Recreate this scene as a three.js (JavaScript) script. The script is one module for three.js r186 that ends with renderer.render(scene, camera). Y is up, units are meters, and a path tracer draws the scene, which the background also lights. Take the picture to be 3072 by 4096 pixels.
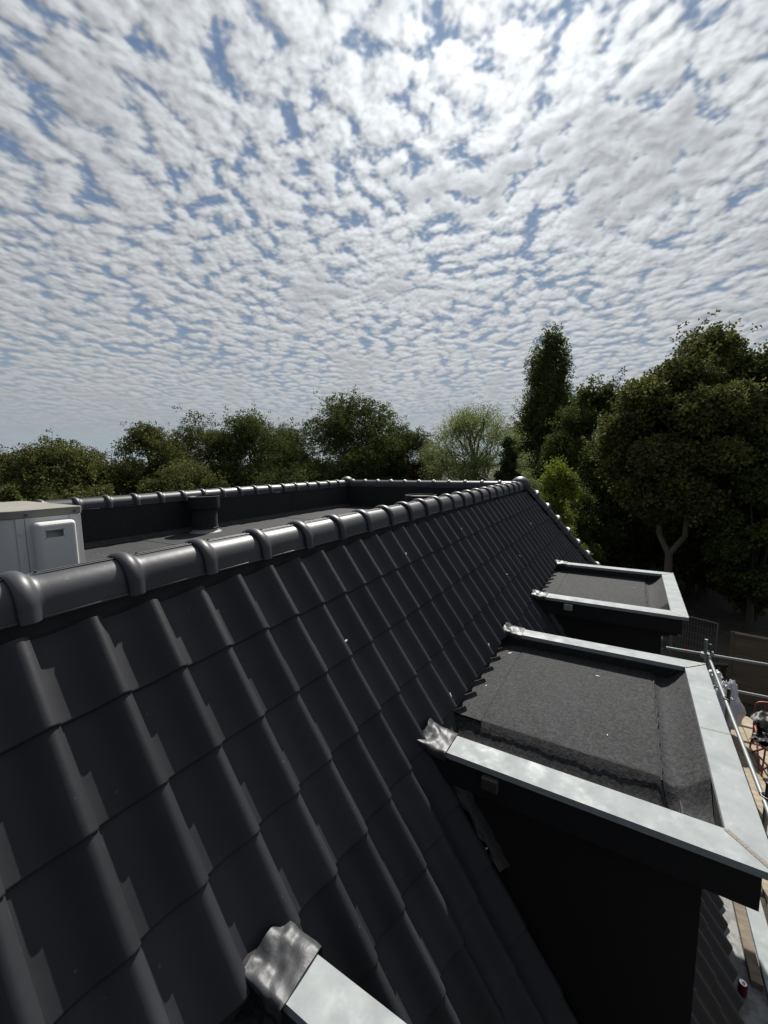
import * as THREE from 'three';
import { RoundedBoxGeometry } from 'three/addons/geometries/RoundedBoxGeometry.js';
import { mergeGeometries, mergeVertices } from 'three/addons/utils/BufferGeometryUtils.js';
import { ImprovedNoise } from 'three/addons/math/ImprovedNoise.js';

// ---------------------------------------------------------------- camera, sky, sun, exposure
const U = 1.1, CAM_H = 8;                       // survey unit -> metres; camera height above the ground
const scene = new THREE.Scene();
const camera = new THREE.PerspectiveCamera(102.67, 0.75, 0.05, 6000);
camera.rotation.order = 'YXZ';
camera.rotation.set(-0.11711, 0.54482, -0.01501);
camera.position.set(0, CAM_H, 0);
camera.updateMatrixWorld(true);
const SUN = new THREE.Vector3(-0.185, 0.735, -0.652).normalize();
const renderer = new THREE.WebGLRenderer({ antialias: true });
renderer.toneMapping = THREE.LinearToneMapping;
renderer.toneMappingExposure = 1.5;
renderer.shadowMap.enabled = true;
const sun = new THREE.DirectionalLight(new THREE.Color().setRGB(1, 0.965, 0.9), 5.0);
sun.position.copy(SUN).multiplyScalar(60);
sun.castShadow = true; sun.shadow.radius = 1; sun.shadow.mapSize.set(4096, 4096);
Object.assign(sun.shadow.camera, { left: -45, right: 45, top: 45, bottom: -45, near: 1, far: 200 });
scene.add(sun); scene.add(sun.target);

const PN = new ImprovedNoise();
const noise = (x, y, z = 0) => PN.noise(x + 37.3, y + 11.7, z + 5.1);
const fbm = (x, y, z, o) => { let s = 0, a = 0.5; for (let i = 0; i < o; i++) { s += a * noise(x, y, z); x = x * 2.03 + 3.1; y = y * 2.03 + 1.7; z += 7.3; a *= 0.5; } return s; };
const sstep = (a, b, x) => { const t = Math.min(1, Math.max(0, (x - a) / (b - a))); return t * t * (3 - 2 * t); };
const mix = (a, b, t) => a + (b - a) * t;
function rng(seed) { let a = seed >>> 0; return () => { a = (a + 0x6D2B79F5) | 0; let t = Math.imul(a ^ (a >>> 15), 1 | a); t = (t + Math.imul(t ^ (t >>> 7), 61 | t)) ^ t; return ((t ^ (t >>> 14)) >>> 0) / 4294967296; }; }
function hash2(ix, iy) { let h = Math.imul(ix, 374761393) ^ Math.imul(iy, 668265263); h = Math.imul(h ^ (h >>> 13), 1274126177); return ((h ^ (h >>> 16)) >>> 0) / 4294967296; }
function puffs(x, y, salt) {                     // soft round lumps of uneven size, one to a cell
  const ix = Math.floor(x), iy = Math.floor(y); let v = 0;
  for (let a = -1; a <= 1; a++) for (let b = -1; b <= 1; b++) {
    const cx = ix + a, cy = iy + b, h = hash2(cx + salt, cy), dx = cx + 0.5 + 0.9 * (h - 0.5) - x, dy = cy + 0.5 + 0.9 * (hash2(cx + 911, cy - 377 + salt) - 0.5) - y, R = 0.36 + 0.24 * hash2(cx - 71 + salt, cy + 53), q = (dx * dx + dy * dy) / (R * R);
    if (q < 4) v += Math.exp(-q * 1.25);
  }
  return 1 - Math.exp(-1.5 * v);
}
function makeSky() {                            // air and a sheet of small altocumulus clouds
  const W = 2048, H = 2048, data = new Float32Array(W * H * 4);
  const ax = -0.30, az = -0.954, sx = SUN.x / (SUN.y + 0.13), sz = SUN.z / (SUN.y + 0.13), sunA = sx * ax + sz * az, sunC = sx * az - sz * ax;                // the way the cloud rows run, over the ground
  for (let j = 0; j < H; j++) {
    const el = ((j + 0.5) / H - 0.5) * Math.PI, dy = Math.sin(el), ce = Math.cos(el);
    for (let i = 0; i < W; i++) {
      const ph = ((i + 0.5) / W - 0.5) * 2 * Math.PI, dx = ce * Math.cos(ph), dz = ce * Math.sin(ph), k = (j * W + i) * 4;
      const cg = dx * SUN.x + dy * SUN.y + dz * SUN.z, ang = Math.acos(Math.min(1, Math.max(-1, cg)));
      const h = Math.max(0, dy), t = Math.pow(1 - h, 3.2);
      let r = mix(0.070, 0.36, t), g = mix(0.145, 0.45, t), b = mix(0.31, 0.505, t);
      const glow = Math.exp(-ang * 2.6), near = Math.exp(-ang * ang * 11), near2 = Math.exp(-ang * ang * 2.2);
      if (dy < -0.13) { data[k] = 0.10; data[k + 1] = 0.11; data[k + 2] = 0.09; data[k + 3] = 1; continue; }
      r += 0.11 * glow; g += 0.15 * glow; b += 0.17 * glow;
      if (dy > 0.004) {
        const q = 1 / (dy + 0.13), X = dx * q, Z = dz * q, far = sstep(2.4, 5.6, Math.hypot(X, Z));
        const a = (X * ax + Z * az), c = (X * az - Z * ax);      // along and across the rows
        const wx = fbm(a * 1.7, c * 2.2, 1, 2), wy = fbm(a * 1.7, c * 2.2, 9, 2), cover = fbm(a * 0.8, c * 1.1, 20, 2), mid = noise(a * 2.4, c * 3.2, 40);
        const away = sstep(1.0, 2.5, ang);
        const field = (p, q, det) => {
          const w2 = noise(p * 9, q * 10, 4), w3 = noise(p * 9, q * 10, 14), x = p * 15.4 + wx * 1.8 + w2 * 0.36, y = q * 16.6 + wy * 1.8 + w3 * 0.36;
          const f = det ? fbm(p * 66 + w2, q * 70, 3, 3) : 0;
          return 0.78 * puffs(x, y, 0) + 0.26 * puffs(x * 2.4 + 0.3 * w3, y * 2.4, 300) + 0.12 * puffs(x * 5.3, y * 5.3, 700) + 0.38 * f + 0.36 * cover + 0.22 * mid + 0.05 - 0.30 * away;
        };
        const d = field(a, c, true), sa = sunA - a, sc = sunC - c, sl = 0.020 / Math.hypot(sa, sc, 0.05);
        const d2 = far > 0.98 ? d : field(a + sa * sl, c + sc * sl, false), relief = Math.max(-0.35, Math.min(0.35, d - d2));
        const band = noise(a * 1.1, c * 0.5, 60) + 0.6 * noise(a * 3.1, c * 1.3, 66);
        const alpha = mix(0.18 + 0.82 * sstep(0.24, 0.62, d), 0.88 + 0.5 * cover + 0.16 * band, far * 0.8);
        const body = mix(sstep(0.3, 1.05, d), 0.6 + 0.5 * band, 0.6 * far), thick = sstep(0.16, 0.40, mid + 0.8 * cover) * sstep(0.6, 1.0, d), soft = 1 - 0.7 * far;
        let L = 0.50 + soft * (0.15 * body + 0.42 * relief) - thick * (0.04 + 0.22 * near2);
        L *= mix(0.62, 0.22, away) + 0.70 * glow / (0.25 + glow) + 0.70 * near;
        const haze = sstep(3.2, 7.2, Math.hypot(X, Z));
        const A = Math.min(1, alpha) * mix(0.95, 0.50, haze);
        const cr = L * 0.96, cgn = L * 1.0, cb = L * 1.035;
        r = mix(r, cr, A); g = mix(g, cgn, A); b = mix(b, cb, A);
      }
      if (dy < 0) { const f = sstep(0, -0.12, dy); r = mix(r, 0.10, f); g = mix(g, 0.11, f); b = mix(b, 0.09, f); }
      data[k] = r * 0.667; data[k + 1] = g * 0.667; data[k + 2] = b * 0.667; data[k + 3] = 1;
    }
  }
  const tx = new THREE.DataTexture(data, W, H, THREE.RGBAFormat, THREE.FloatType);
  tx.mapping = THREE.EquirectangularReflectionMapping; tx.magFilter = THREE.LinearFilter; tx.minFilter = THREE.LinearFilter; tx.needsUpdate = true;
  return tx;
}
const skyTexture = makeSky();
scene.background = skyTexture; scene.environment = skyTexture;

// ---------------------------------------------------------------- helpers
const V = (x, y, z) => new THREE.Vector3(x * U, y * U + CAM_H, z * U);   // survey coordinates -> world metres
const F_PX = 1638.78;
function pixelDir(px, py) { return new THREE.Vector3((px - 1536) / F_PX, -(py - 2048) / F_PX, -1).applyQuaternion(camera.quaternion).normalize(); }
function groundUnder(px, D) { const d = pixelDir(px, 1860); const h = Math.hypot(d.x, d.z); return new THREE.Vector3(d.x / h * D, 0, d.z / h * D); }
function heightAt(px, py, D) { const d = pixelDir(px, py); return CAM_H + D * d.y / Math.hypot(d.x, d.z); }
const used = {};
const numbered = (n) => { used[n] = (used[n] ?? -1) + 1; return used[n] ? n + '_' + String(used[n]).padStart(3, '0') : n; };
function thing(name, label, category, base, group) {
  const o = new THREE.Group(); o.name = numbered(name); o.position.copy(base); o.userData = { label, category };
  if (group) o.userData.group = group; scene.add(o); return o;
}
// shapes are written in world metres; a direct part is moved back by its thing's base, sub-parts follow it
function part(parent, name, geo, mat, sub = false) {
  const m = new THREE.Mesh(geo, mat); m.name = name; m.castShadow = m.receiveShadow = true;
  if (!sub) m.position.sub(parent.position); parent.add(m); return m;
}
const sp = (parent, name, geo, mat) => part(parent, name, geo, mat, true);
function texture(w, h, fn, srgb) {
  const d = new Uint8Array(w * h * 4);
  for (let j = 0; j < h; j++) for (let i = 0; i < w; i++) {
    const c = fn(i / w, j / h, i, j), k = (j * w + i) * 4;
    d[k] = Math.max(0, Math.min(255, c[0] * 255)); d[k + 1] = Math.max(0, Math.min(255, c[1] * 255)); d[k + 2] = Math.max(0, Math.min(255, c[2] * 255)); d[k + 3] = 255;
  }
  const t = new THREE.DataTexture(d, w, h); t.wrapS = t.wrapT = THREE.RepeatWrapping; t.magFilter = THREE.LinearFilter; t.minFilter = THREE.LinearMipmapLinearFilter; t.generateMipmaps = true;
  if (srgb) t.colorSpace = THREE.SRGBColorSpace; t.needsUpdate = true; return t;
}
const lin2s = (x) => x <= 0.0031308 ? 12.92 * x : 1.055 * Math.pow(x, 1 / 2.4) - 0.055;
function pnoise(x, y, px, py, s) {              // repeating value noise, -0.5 .. 0.5
  const ix = Math.floor(x), iy = Math.floor(y); let fx = x - ix, fy = y - iy; fx = fx * fx * (3 - 2 * fx); fy = fy * fy * (3 - 2 * fy);
  const x0 = ((ix % px) + px) % px + s, x1 = (((ix + 1) % px) + px) % px + s, y0 = ((iy % py) + py) % py, y1 = (((iy + 1) % py) + py) % py;
  return mix(mix(hash2(x0, y0), hash2(x1, y0), fx), mix(hash2(x0, y1), hash2(x1, y1), fx), fy) - 0.5;
}
const pf = (u, v, fx, fy, s, o) => { let r = 0, a = 0.62; for (let i = 0; i < o; i++) { r += a * pnoise(u * fx, v * fy, fx, fy, s + i * 53); fx *= 2; fy *= 2; a *= 0.5; } return r; };
const rep = (t, sx, sy = sx) => { const c = t.clone(); c.repeat.set(1 / sx, 1 / sy); c.needsUpdate = true; return c; };
const std = (o) => new THREE.MeshStandardMaterial(o), phys = (o) => new THREE.MeshPhysicalMaterial(o);
const rgb = (r, g, b) => new THREE.Color().setRGB(r, g, b);
function uvBox(g) {                             // uv in metres from the dominant axis of each face
  g = g.index ? g.toNonIndexed() : g; const p = g.attributes.position, n = g.attributes.normal, uv = new Float32Array(p.count * 2);
  for (let i = 0; i < p.count; i++) {
    const ax = Math.abs(n.getX(i)), ay = Math.abs(n.getY(i)), az = Math.abs(n.getZ(i)), x = p.getX(i), y = p.getY(i), z = p.getZ(i);
    if (ay >= ax && ay >= az) { uv[2 * i] = x; uv[2 * i + 1] = z; } else if (ax >= az) { uv[2 * i] = z; uv[2 * i + 1] = y; } else { uv[2 * i] = x; uv[2 * i + 1] = y; }
  }
  g.setAttribute('uv', new THREE.BufferAttribute(uv, 2)); return g;
}
function boxM(x0, x1, y0, y1, z0, z1, r = 0) {  // a box in world metres
  const g = r ? new RoundedBoxGeometry(x1 - x0, y1 - y0, z1 - z0, 2, r) : new THREE.BoxGeometry(x1 - x0, y1 - y0, z1 - z0);
  g.translate((x0 + x1) / 2, (y0 + y1) / 2, (z0 + z1) / 2); return uvBox(g);
}
function box(x0, x1, y0, y1, z0, z1, r = 0) {   // a box in survey units
  return boxM(x0 * U, x1 * U, y0 * U + CAM_H, y1 * U + CAM_H, Math.min(z0, z1) * U, Math.max(z0, z1) * U, r);
}
function prism(pts, y0, y1) {                   // a flat polygon (x,z world metres) with thickness
  const s = new THREE.Shape(pts.map(([x, z]) => new THREE.Vector2(x, -z)));
  const g = new THREE.ExtrudeGeometry(s, { depth: y1 - y0, bevelEnabled: false }); g.rotateX(-Math.PI / 2); g.translate(0, y0, 0); return uvBox(g);
}
function quadStrip(rows) {                      // rows of points -> surface with uv in metres
  const pos = [], uv = [], idx = [], n = rows[0].length; let v = 0;
  rows.forEach((r, j) => { let u = 0; if (j) v += r[0].distanceTo(rows[j - 1][0]); r.forEach((p, i) => { if (i) u += p.distanceTo(r[i - 1]); pos.push(p.x, p.y, p.z); uv.push(u, v); }); });
  for (let j = 0; j + 1 < rows.length; j++) for (let i = 0; i + 1 < n; i++) { const a = j * n + i, b = a + 1, c = a + n, d = c + 1; idx.push(a, c, b, b, c, d); }
  const g = new THREE.BufferGeometry(); g.setAttribute('position', new THREE.Float32BufferAttribute(pos, 3)); g.setAttribute('uv', new THREE.Float32BufferAttribute(uv, 2)); g.setIndex(idx); g.computeVertexNormals(); return g;
}
function tube(a, b, r, r2 = r, seg = 10) {      // a straight tube with end caps
  const d = b.clone().sub(a), g = new THREE.CylinderGeometry(r2, r, d.length(), seg, 1);
  g.applyQuaternion(new THREE.Quaternion().setFromUnitVectors(new THREE.Vector3(0, 1, 0), d.clone().normalize())); g.translate((a.x + b.x) / 2, (a.y + b.y) / 2, (a.z + b.z) / 2); return g;
}
const path = (pts, r, seg = 24, rad = 8) => new THREE.TubeGeometry(new THREE.CatmullRomCurve3(pts), seg, r, rad);
function clip(g, n, d) {                        // keep the side n.p > d of a geometry
  g = g.index ? g.toNonIndexed() : g; const P = g.attributes.position, N = g.attributes.normal, T = g.attributes.uv, op = [], on = [], ot = [];
  const get = (i) => ({ p: [P.getX(i), P.getY(i), P.getZ(i)], n: [N.getX(i), N.getY(i), N.getZ(i)], t: [T.getX(i), T.getY(i)] });
  const side = (v) => v.p[0] * n.x + v.p[1] * n.y + v.p[2] * n.z - d, lerp = (a, b, t) => ({ p: a.p.map((x, i) => mix(x, b.p[i], t)), n: a.n.map((x, i) => mix(x, b.n[i], t)), t: a.t.map((x, i) => mix(x, b.t[i], t)) });
  for (let f = 0; f < P.count; f += 3) {
    const tri = [get(f), get(f + 1), get(f + 2)], out = [];
    for (let i = 0; i < 3; i++) { const a = tri[i], b = tri[(i + 1) % 3], sa = side(a), sb = side(b); if (sa >= 0) out.push(a); if ((sa >= 0) !== (sb >= 0)) out.push(lerp(a, b, sa / (sa - sb))); }
    for (let i = 1; i + 1 < out.length; i++) for (const v of [out[0], out[i], out[i + 1]]) { op.push(...v.p); on.push(...v.n); ot.push(...v.t); }
  }
  const o = new THREE.BufferGeometry(); o.setAttribute('position', new THREE.Float32BufferAttribute(op, 3)); o.setAttribute('normal', new THREE.Float32BufferAttribute(on, 3)); o.setAttribute('uv', new THREE.Float32BufferAttribute(ot, 2)); return o;
}

// ---------------------------------------------------------------- materials
const rT = rng(7);
const specks = (n, seed) => { const r = rng(seed), a = []; for (let i = 0; i < n; i++) a.push([r(), r(), r()]); return a; };
// matt black glazed clay: faint dust, hair scratches and a few pale chips
const clayMap = (() => {
  const N = 1024, base = new Float32Array(N * N); const r = rng(31);
  for (let j = 0; j < N; j++) for (let i = 0; i < N; i++) { const u = i / N, v = j / N; base[j * N + i] = 1 + 0.34 * pf(u, v, 7, 7, 2, 4) + 0.12 * (r() - 0.5); }
  for (let k = 0; k < 80; k++) { let x = r() * N, y = r() * N; const a = 1.57 + (r() - 0.5) * 0.9, L = 6 + r() * 46, s = 0.25 + r() * 0.7; for (let t = 0; t < L; t++) { const xi = ((x | 0) + N) % N, yi = ((y | 0) + N) % N; base[yi * N + xi] += s * Math.sin(Math.PI * t / L); x += Math.cos(a) + (r() - 0.5) * 0.5; y += Math.sin(a); } }
  for (let k = 0; k < 48; k++) { const x = r() * N, y = r() * N, R = 0.8 + r() * 2.2, s = 1.0 + r() * 4; for (let b = -4; b <= 4; b++) for (let a = -4; a <= 4; a++) if (a * a + b * b * 0.5 < R * R) base[(((y + b) | 0) + N) % N * N + (((x + a) | 0) + N) % N] += s; }
  return texture(N, N, (u, v, i, j) => { const b = base[j * N + i] * 0.42; return [b, b, b * 1.02]; }, false);
})();
const clayBump = texture(512, 512, (u, v) => { const x = 0.5 + 0.5 * pf(u, v, 24, 24, 5, 4); return [x, x, x]; }, false);
const clayTone = (k, rough, spec) => phys({ color: rgb(0.050 * k, 0.052 * k, 0.060 * k), map: rep(clayMap, 1.35), roughness: rough, specularIntensity: spec, bumpMap: rep(clayBump, 0.5), bumpScale: 0.0006 });
const M = {};
M.tile = [clayTone(1.05, 0.52, 0.42), clayTone(1.25, 0.55, 0.4), clayTone(0.92, 0.50, 0.42), clayTone(1.15, 0.49, 0.46)];
M.ridge = [clayTone(1.75, 0.44, 0.75), clayTone(1.55, 0.46, 0.7), clayTone(1.95, 0.45, 0.75)];
// mineral felt: 3 mm granules, clumped, with worn and dusty patches
const feltGrain = (() => { const N = 1024, r = rng(5), a = new Float32Array(N * N); for (let i = 0; i < N * N; i++) { const q = r(); a[i] = q > 0.86 ? 1.4 + r() : q < 0.45 ? 0.25 : 0.8; } return a; })();
const feltMap = texture(1024, 1024, (u, v, i, j) => { const m = pf(u, v, 9, 9, 8, 4), f = pf(u, v, 190, 190, 40, 2), g = feltGrain[j * 1024 + i]; const x = Math.max(0.03, 0.20 + 0.12 * m + 0.62 * f) * (0.35 + 0.75 * g); return [x, x * 0.99, x]; }, false);
const feltBump = texture(1024, 1024, (u, v, i, j) => { const x = 0.3 * feltGrain[j * 1024 + i] + 0.6 * pf(u, v, 150, 150, 40, 2) + 0.15; return [x, x, x]; }, false);
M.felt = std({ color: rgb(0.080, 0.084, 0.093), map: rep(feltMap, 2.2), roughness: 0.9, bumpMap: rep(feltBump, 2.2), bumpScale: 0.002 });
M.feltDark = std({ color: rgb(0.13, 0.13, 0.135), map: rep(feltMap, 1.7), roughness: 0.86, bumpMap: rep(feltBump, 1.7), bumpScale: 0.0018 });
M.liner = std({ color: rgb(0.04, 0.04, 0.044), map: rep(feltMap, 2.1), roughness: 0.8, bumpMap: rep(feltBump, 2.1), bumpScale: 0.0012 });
const zincMap = texture(1024, 1024, (u, v) => {
  const a = pf(u, v, 9, 9, 12, 5), b = pf(u, v, 28, 16, 22, 4), c = pf(u, v, 60, 60, 3, 3);
  const w = sstep(0.12, 0.34, b + 0.4 * a), st = sstep(0.16, 0.4, c + 0.5 * a); const l = 0.78 + 0.10 * a + 0.09 * w - 0.06 * st * (1 - w) + 0.06 * c;
  return [l * 0.955, l * 0.99, l];
}, false);
const gutterMap = texture(512, 512, (u, v) => { const a = pf(u, v, 6, 6, 17, 5), b = pf(u, v, 26, 26, 27, 3); const l = 0.62 + 0.9 * sstep(-0.1, 0.3, a + 0.5 * b) * 0.6 + 0.3 * b; return [l * 0.97, l, l * 0.99]; }, false);
const zincRough = texture(512, 512, (u, v) => { const a = pf(u, v, 14, 14, 42, 4); const l = 0.5 + 0.4 * a; return [l, l, l]; }, false);
M.zinc = phys({ color: rgb(0.305, 0.317, 0.320), map: rep(zincMap, 1.1, 0.9), roughness: 1.3, roughnessMap: rep(zincRough, 1.0), metalness: 0.06, specularIntensity: 0.5, bumpMap: rep(zincRough, 0.7), bumpScale: 0.0016 });
M.gutter = phys({ color: rgb(0.15, 0.15, 0.15), map: rep(gutterMap, 0.8), roughness: 0.6, metalness: 0.1, bumpMap: rep(zincRough, 0.5), bumpScale: 0.002 });
M.solder = phys({ color: rgb(0.30, 0.28, 0.25), roughness: 0.5, metalness: 0.5, bumpMap: rep(clayBump, 0.12), bumpScale: 0.004 });
const leadMap = texture(512, 512, (u, v) => { const a = pf(u, v, 6, 6, 52, 5), b = pf(u, v, 20, 20, 62, 3); const l = 0.62 + 0.5 * a + 0.2 * b; return [l, l * 0.985, l * 0.97]; }, false);
M.lead = phys({ color: rgb(0.062, 0.065, 0.072), map: rep(leadMap, 0.25), metalness: 0.25, roughness: 0.5, bumpMap: rep(leadMap, 0.35), bumpScale: 0.004 });
M.leadDull = phys({ color: rgb(0.07, 0.07, 0.074), map: rep(leadMap, 0.5), metalness: 0.5, roughness: 0.5, bumpMap: rep(leadMap, 0.35), bumpScale: 0.004 });
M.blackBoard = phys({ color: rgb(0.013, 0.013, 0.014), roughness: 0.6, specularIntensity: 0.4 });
M.darkBrownEdge = std({ color: rgb(0.03, 0.028, 0.026), roughness: 0.5 });
M.underlay = std({ color: rgb(0.028, 0.028, 0.029), roughness: 0.95 });
M.glass = phys({ color: rgb(0.02, 0.022, 0.025), roughness: 0.04, specularIntensity: 1 });
M.brick = std({ color: rgb(0.22, 0.16, 0.12), roughness: 0.9 });
M.foam = std({ color: rgb(0.015, 0.015, 0.016), roughness: 1 });
M.screw = phys({ color: rgb(0.12, 0.12, 0.13), metalness: 0.8, roughness: 0.35 });

// ---------------------------------------------------------------- ground and water
{
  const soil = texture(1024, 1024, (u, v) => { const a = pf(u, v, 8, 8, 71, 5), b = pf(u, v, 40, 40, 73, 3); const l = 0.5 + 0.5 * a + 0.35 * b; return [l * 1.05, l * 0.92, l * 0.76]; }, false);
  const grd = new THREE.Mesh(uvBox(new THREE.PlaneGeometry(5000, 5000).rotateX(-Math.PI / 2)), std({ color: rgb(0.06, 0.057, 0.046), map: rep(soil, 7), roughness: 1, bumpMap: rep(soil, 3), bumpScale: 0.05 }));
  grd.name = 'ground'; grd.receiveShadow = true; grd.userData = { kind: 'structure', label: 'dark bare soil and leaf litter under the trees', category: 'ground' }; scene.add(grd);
  const d0 = pixelDir(-1200, 1860), d1 = pixelDir(2450, 1860), a0 = Math.atan2(d0.z, d0.x), a1 = Math.atan2(d1.z, d1.x);
  const pts = [], N = 40, at = (t, R) => { const a = mix(a0, a1, t); return [Math.cos(a) * R, Math.sin(a) * R]; };
  for (let i = 0; i <= N; i++) pts.push(at(i / N, 135 + 22 * noise(i * 0.4, 2)));
  for (let i = N; i >= 0; i--) pts.push(at(i / N, 900 + 60 * noise(i * 0.5, 8)));
  const rip = texture(512, 512, (u, v) => { const a = 0.5 + 0.5 * pf(u, v, 22, 22, 81, 4); return [a, a, a]; }, false);
  const wat = new THREE.Mesh(prism(pts, 0.0, 0.04), phys({ color: rgb(0.05, 0.07, 0.08), roughness: 0.18, bumpMap: rep(rip, 9), bumpScale: 0.35, specularIntensity: 1 }));
  wat.name = 'water'; wat.userData = { kind: 'structure', label: 'glittering lake beyond the trees', category: 'lake' }; scene.add(wat);
}

// ---------------------------------------------------------------- the house: slope, tiles, ridges, dormers, flat roof
const TH = 0.97162, CT = Math.cos(TH), ST = Math.sin(TH);
const R1 = { x: -1.3849, y: -0.737, z: -1.8618 }, G = 0.3064, W = 0.2;    // tip of the first course, gauge and cover width (survey units)
const Z_END = -7.34, Z_BACK = 3.2, X_NEAR = -1.66, X_FAR = -5.39, DECK_Y = -0.905, EAVE_ROW = 14.2;
const tip = (row, col) => V(R1.x + (row - 1) * G * CT, R1.y - (row - 1) * G * ST, R1.z - col * W);
const house = thing('house', 'house with steep black clay tile roof, tiled ridges around a flat roof and box dormers', 'house', V(-1.5, -CAM_H / U, -2));
const roofX = (y) => R1.x + (R1.y - y) * CT / ST;                          // the slope's x at a height
const eave = { x: R1.x + (EAVE_ROW - 1) * G * CT, y: R1.y - (EAVE_ROW - 1) * G * ST };
const bx = new THREE.Matrix4().makeBasis(new THREE.Vector3(0, 0, -1), new THREE.Vector3(ST, CT, 0), new THREE.Vector3(CT, -ST, 0));
// local tile axes: x across (towards the far gable), y out of the roof, z down the slope
const slopeQ = new THREE.Quaternion().setFromRotationMatrix(bx);

const DORM = { y: -1.467, xi: 0.385, xo: 0.516, xs: -0.757, wi: 1.505, tn: 0.149, tf: 0.133, jz: 0.736, z1: -1.957, S: 2.792 };
const dormers = [0, 1, 2].map((k) => { const z1 = DORM.z1 + DORM.S * (1 - k); return { k, z1, cheekN: z1 + 0.055, cheekF: z1 - DORM.wi - 0.045 }; });

// the body under the tiles (slope boards, seen only in gaps)
{
  const off = -0.075 * 1, nx = ST * off, ny = CT * off, top = { x: roofX(-0.40), y: -0.40 };
  const pr = [[top.x + nx, top.y + ny], [eave.x - 0.04 + nx, eave.y + 0.06 + ny]];
  const zE = (x) => Z_END - (x - X_NEAR) + 0.05;
  const slopePart = part(house, 'roof_slope', quadStrip([[V(pr[0][0], pr[0][1], Z_BACK), V(pr[0][0], pr[0][1], zE(pr[0][0]))], [V(pr[1][0], pr[1][1], Z_BACK), V(pr[1][0], pr[1][1], zE(pr[1][0]))]]), M.underlay);
  house.userData.slope = undefined; house.slopePart = slopePart;
  // the other three slopes, out of sight, plain
  const zf = Z_END - (eave.x - X_NEAR), xl = X_FAR - (eave.x - X_NEAR), yb = eave.y, yt = -0.47;
  part(house, 'hip_slope', quadStrip([[V(X_NEAR, yt, Z_END), V(X_FAR, yt, Z_END)], [V(eave.x, yb, zf), V(xl, yb, zf)]]), M.tile[0]);
  part(house, 'far_slope', quadStrip([[V(X_FAR, yt, Z_END), V(X_FAR, yt, Z_BACK)], [V(xl, yb, zf), V(xl, yb, Z_BACK)]]), M.tile[0]);
  const gy = -CAM_H / U, wx = 0.62;
  part(house, 'wall', box(wx - 0.25, wx, gy, -3.75, zf + 0.35, Z_BACK - 0.3), M.brick);
  part(house, 'wall', box(xl + 0.35, wx - 0.255, gy, -4.3, zf + 0.35, zf + 0.6), M.brick);
  part(house, 'wall', box(xl + 0.35, wx - 0.255, gy, -4.3, Z_BACK - 0.55, Z_BACK - 0.3), M.brick);
  part(house, 'wall', box(xl + 0.35, xl + 0.6, gy, -4.3, zf + 0.61, Z_BACK - 0.56), M.brick);
}
house.slopePart.name = 'roof_slope';

// one roof tile: wide pan, roll on the far edge, thickness and rounded lower end
const profile = [[-0.10, 0.065], [0, 0.022], [0.1, 0.002], [0.2, -0.003], [0.3, 0.0], [0.4, 0.018], [0.5, 0.060], [0.6, 0.130], [0.7, 0.210], [0.78, 0.262], [0.85, 0.282], [0.92, 0.264], [1.0, 0.192]];
function prof(u) {
  const p = profile; let i = 0; while (i < p.length - 2 && u > p[i + 1][0]) i++;
  const a = p[Math.max(0, i - 1)], b = p[i], c = p[i + 1], d = p[Math.min(p.length - 1, i + 2)], t = (u - b[0]) / (c[0] - b[0]), h = c[0] - b[0];
  const m1 = (c[1] - a[1]) / (c[0] - a[0]) * h, m2 = (d[1] - b[1]) / (d[0] - b[0]) * h;
  return (2 * t ** 3 - 3 * t * t + 1) * b[1] + (t ** 3 - 2 * t * t + t) * m1 + (-2 * t ** 3 + 3 * t * t) * c[1] + (t ** 3 - t * t) * m2;
}
function tileGeometry(du, dv, head = -0.07) {
  const w = W * U, g = G * U, t = 0.0145, us = []; for (let i = 0; i <= 20; i++) us.push(-0.09 + 1.09 * i / 20);
  const P = (u, v, drop) => new THREE.Vector3((u - 1) * w, (prof(u) - 0.192) * w - t * (1 - v / g) - drop, v - g);
  const vs = [[head, 0.0], [g * 0.5, 0], [g - 0.008, 0.0], [g - 0.002, 0.0016], [g, 0.005]];
  const top = quadStrip(vs.map(([v, d]) => us.map((u) => P(u, v, d))));
  const end = quadStrip([us.map((u) => P(u, g, 0.005)), us.map((u) => P(u, g, 0.020).add(new THREE.Vector3(0, 0, -0.004)))]);
  const side = quadStrip([vs.map(([v, d]) => P(1, v, d)), vs.map(([v, d]) => P(1, v, d + 0.016).add(new THREE.Vector3(-0.001, 0, 0)))]);
  side.index.array.reverse(); side.computeVertexNormals();
  const u = top.attributes.uv; for (let i = 0; i < u.count; i++) u.setXY(i, us[i % us.length] * w + du, u.getY(i) + dv);
  const topEnd = quadStrip([us.map((u) => P(u, head, 0.02)), us.map((u) => P(u, head, 0))]);
  const out = mergeGeometries([top, end, side, topEnd].map((x) => x.toNonIndexed()));
  return out;
}
const tileGeos = []; for (let i = 0; i < 6; i++) tileGeos.push(tileGeometry(rT() * 1.3, rT() * 1.3));
const headGeos = []; for (let i = 0; i < 6; i++) headGeos.push(tileGeometry(rT() * 1.3, rT() * 1.3, 0.024 * U));
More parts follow.
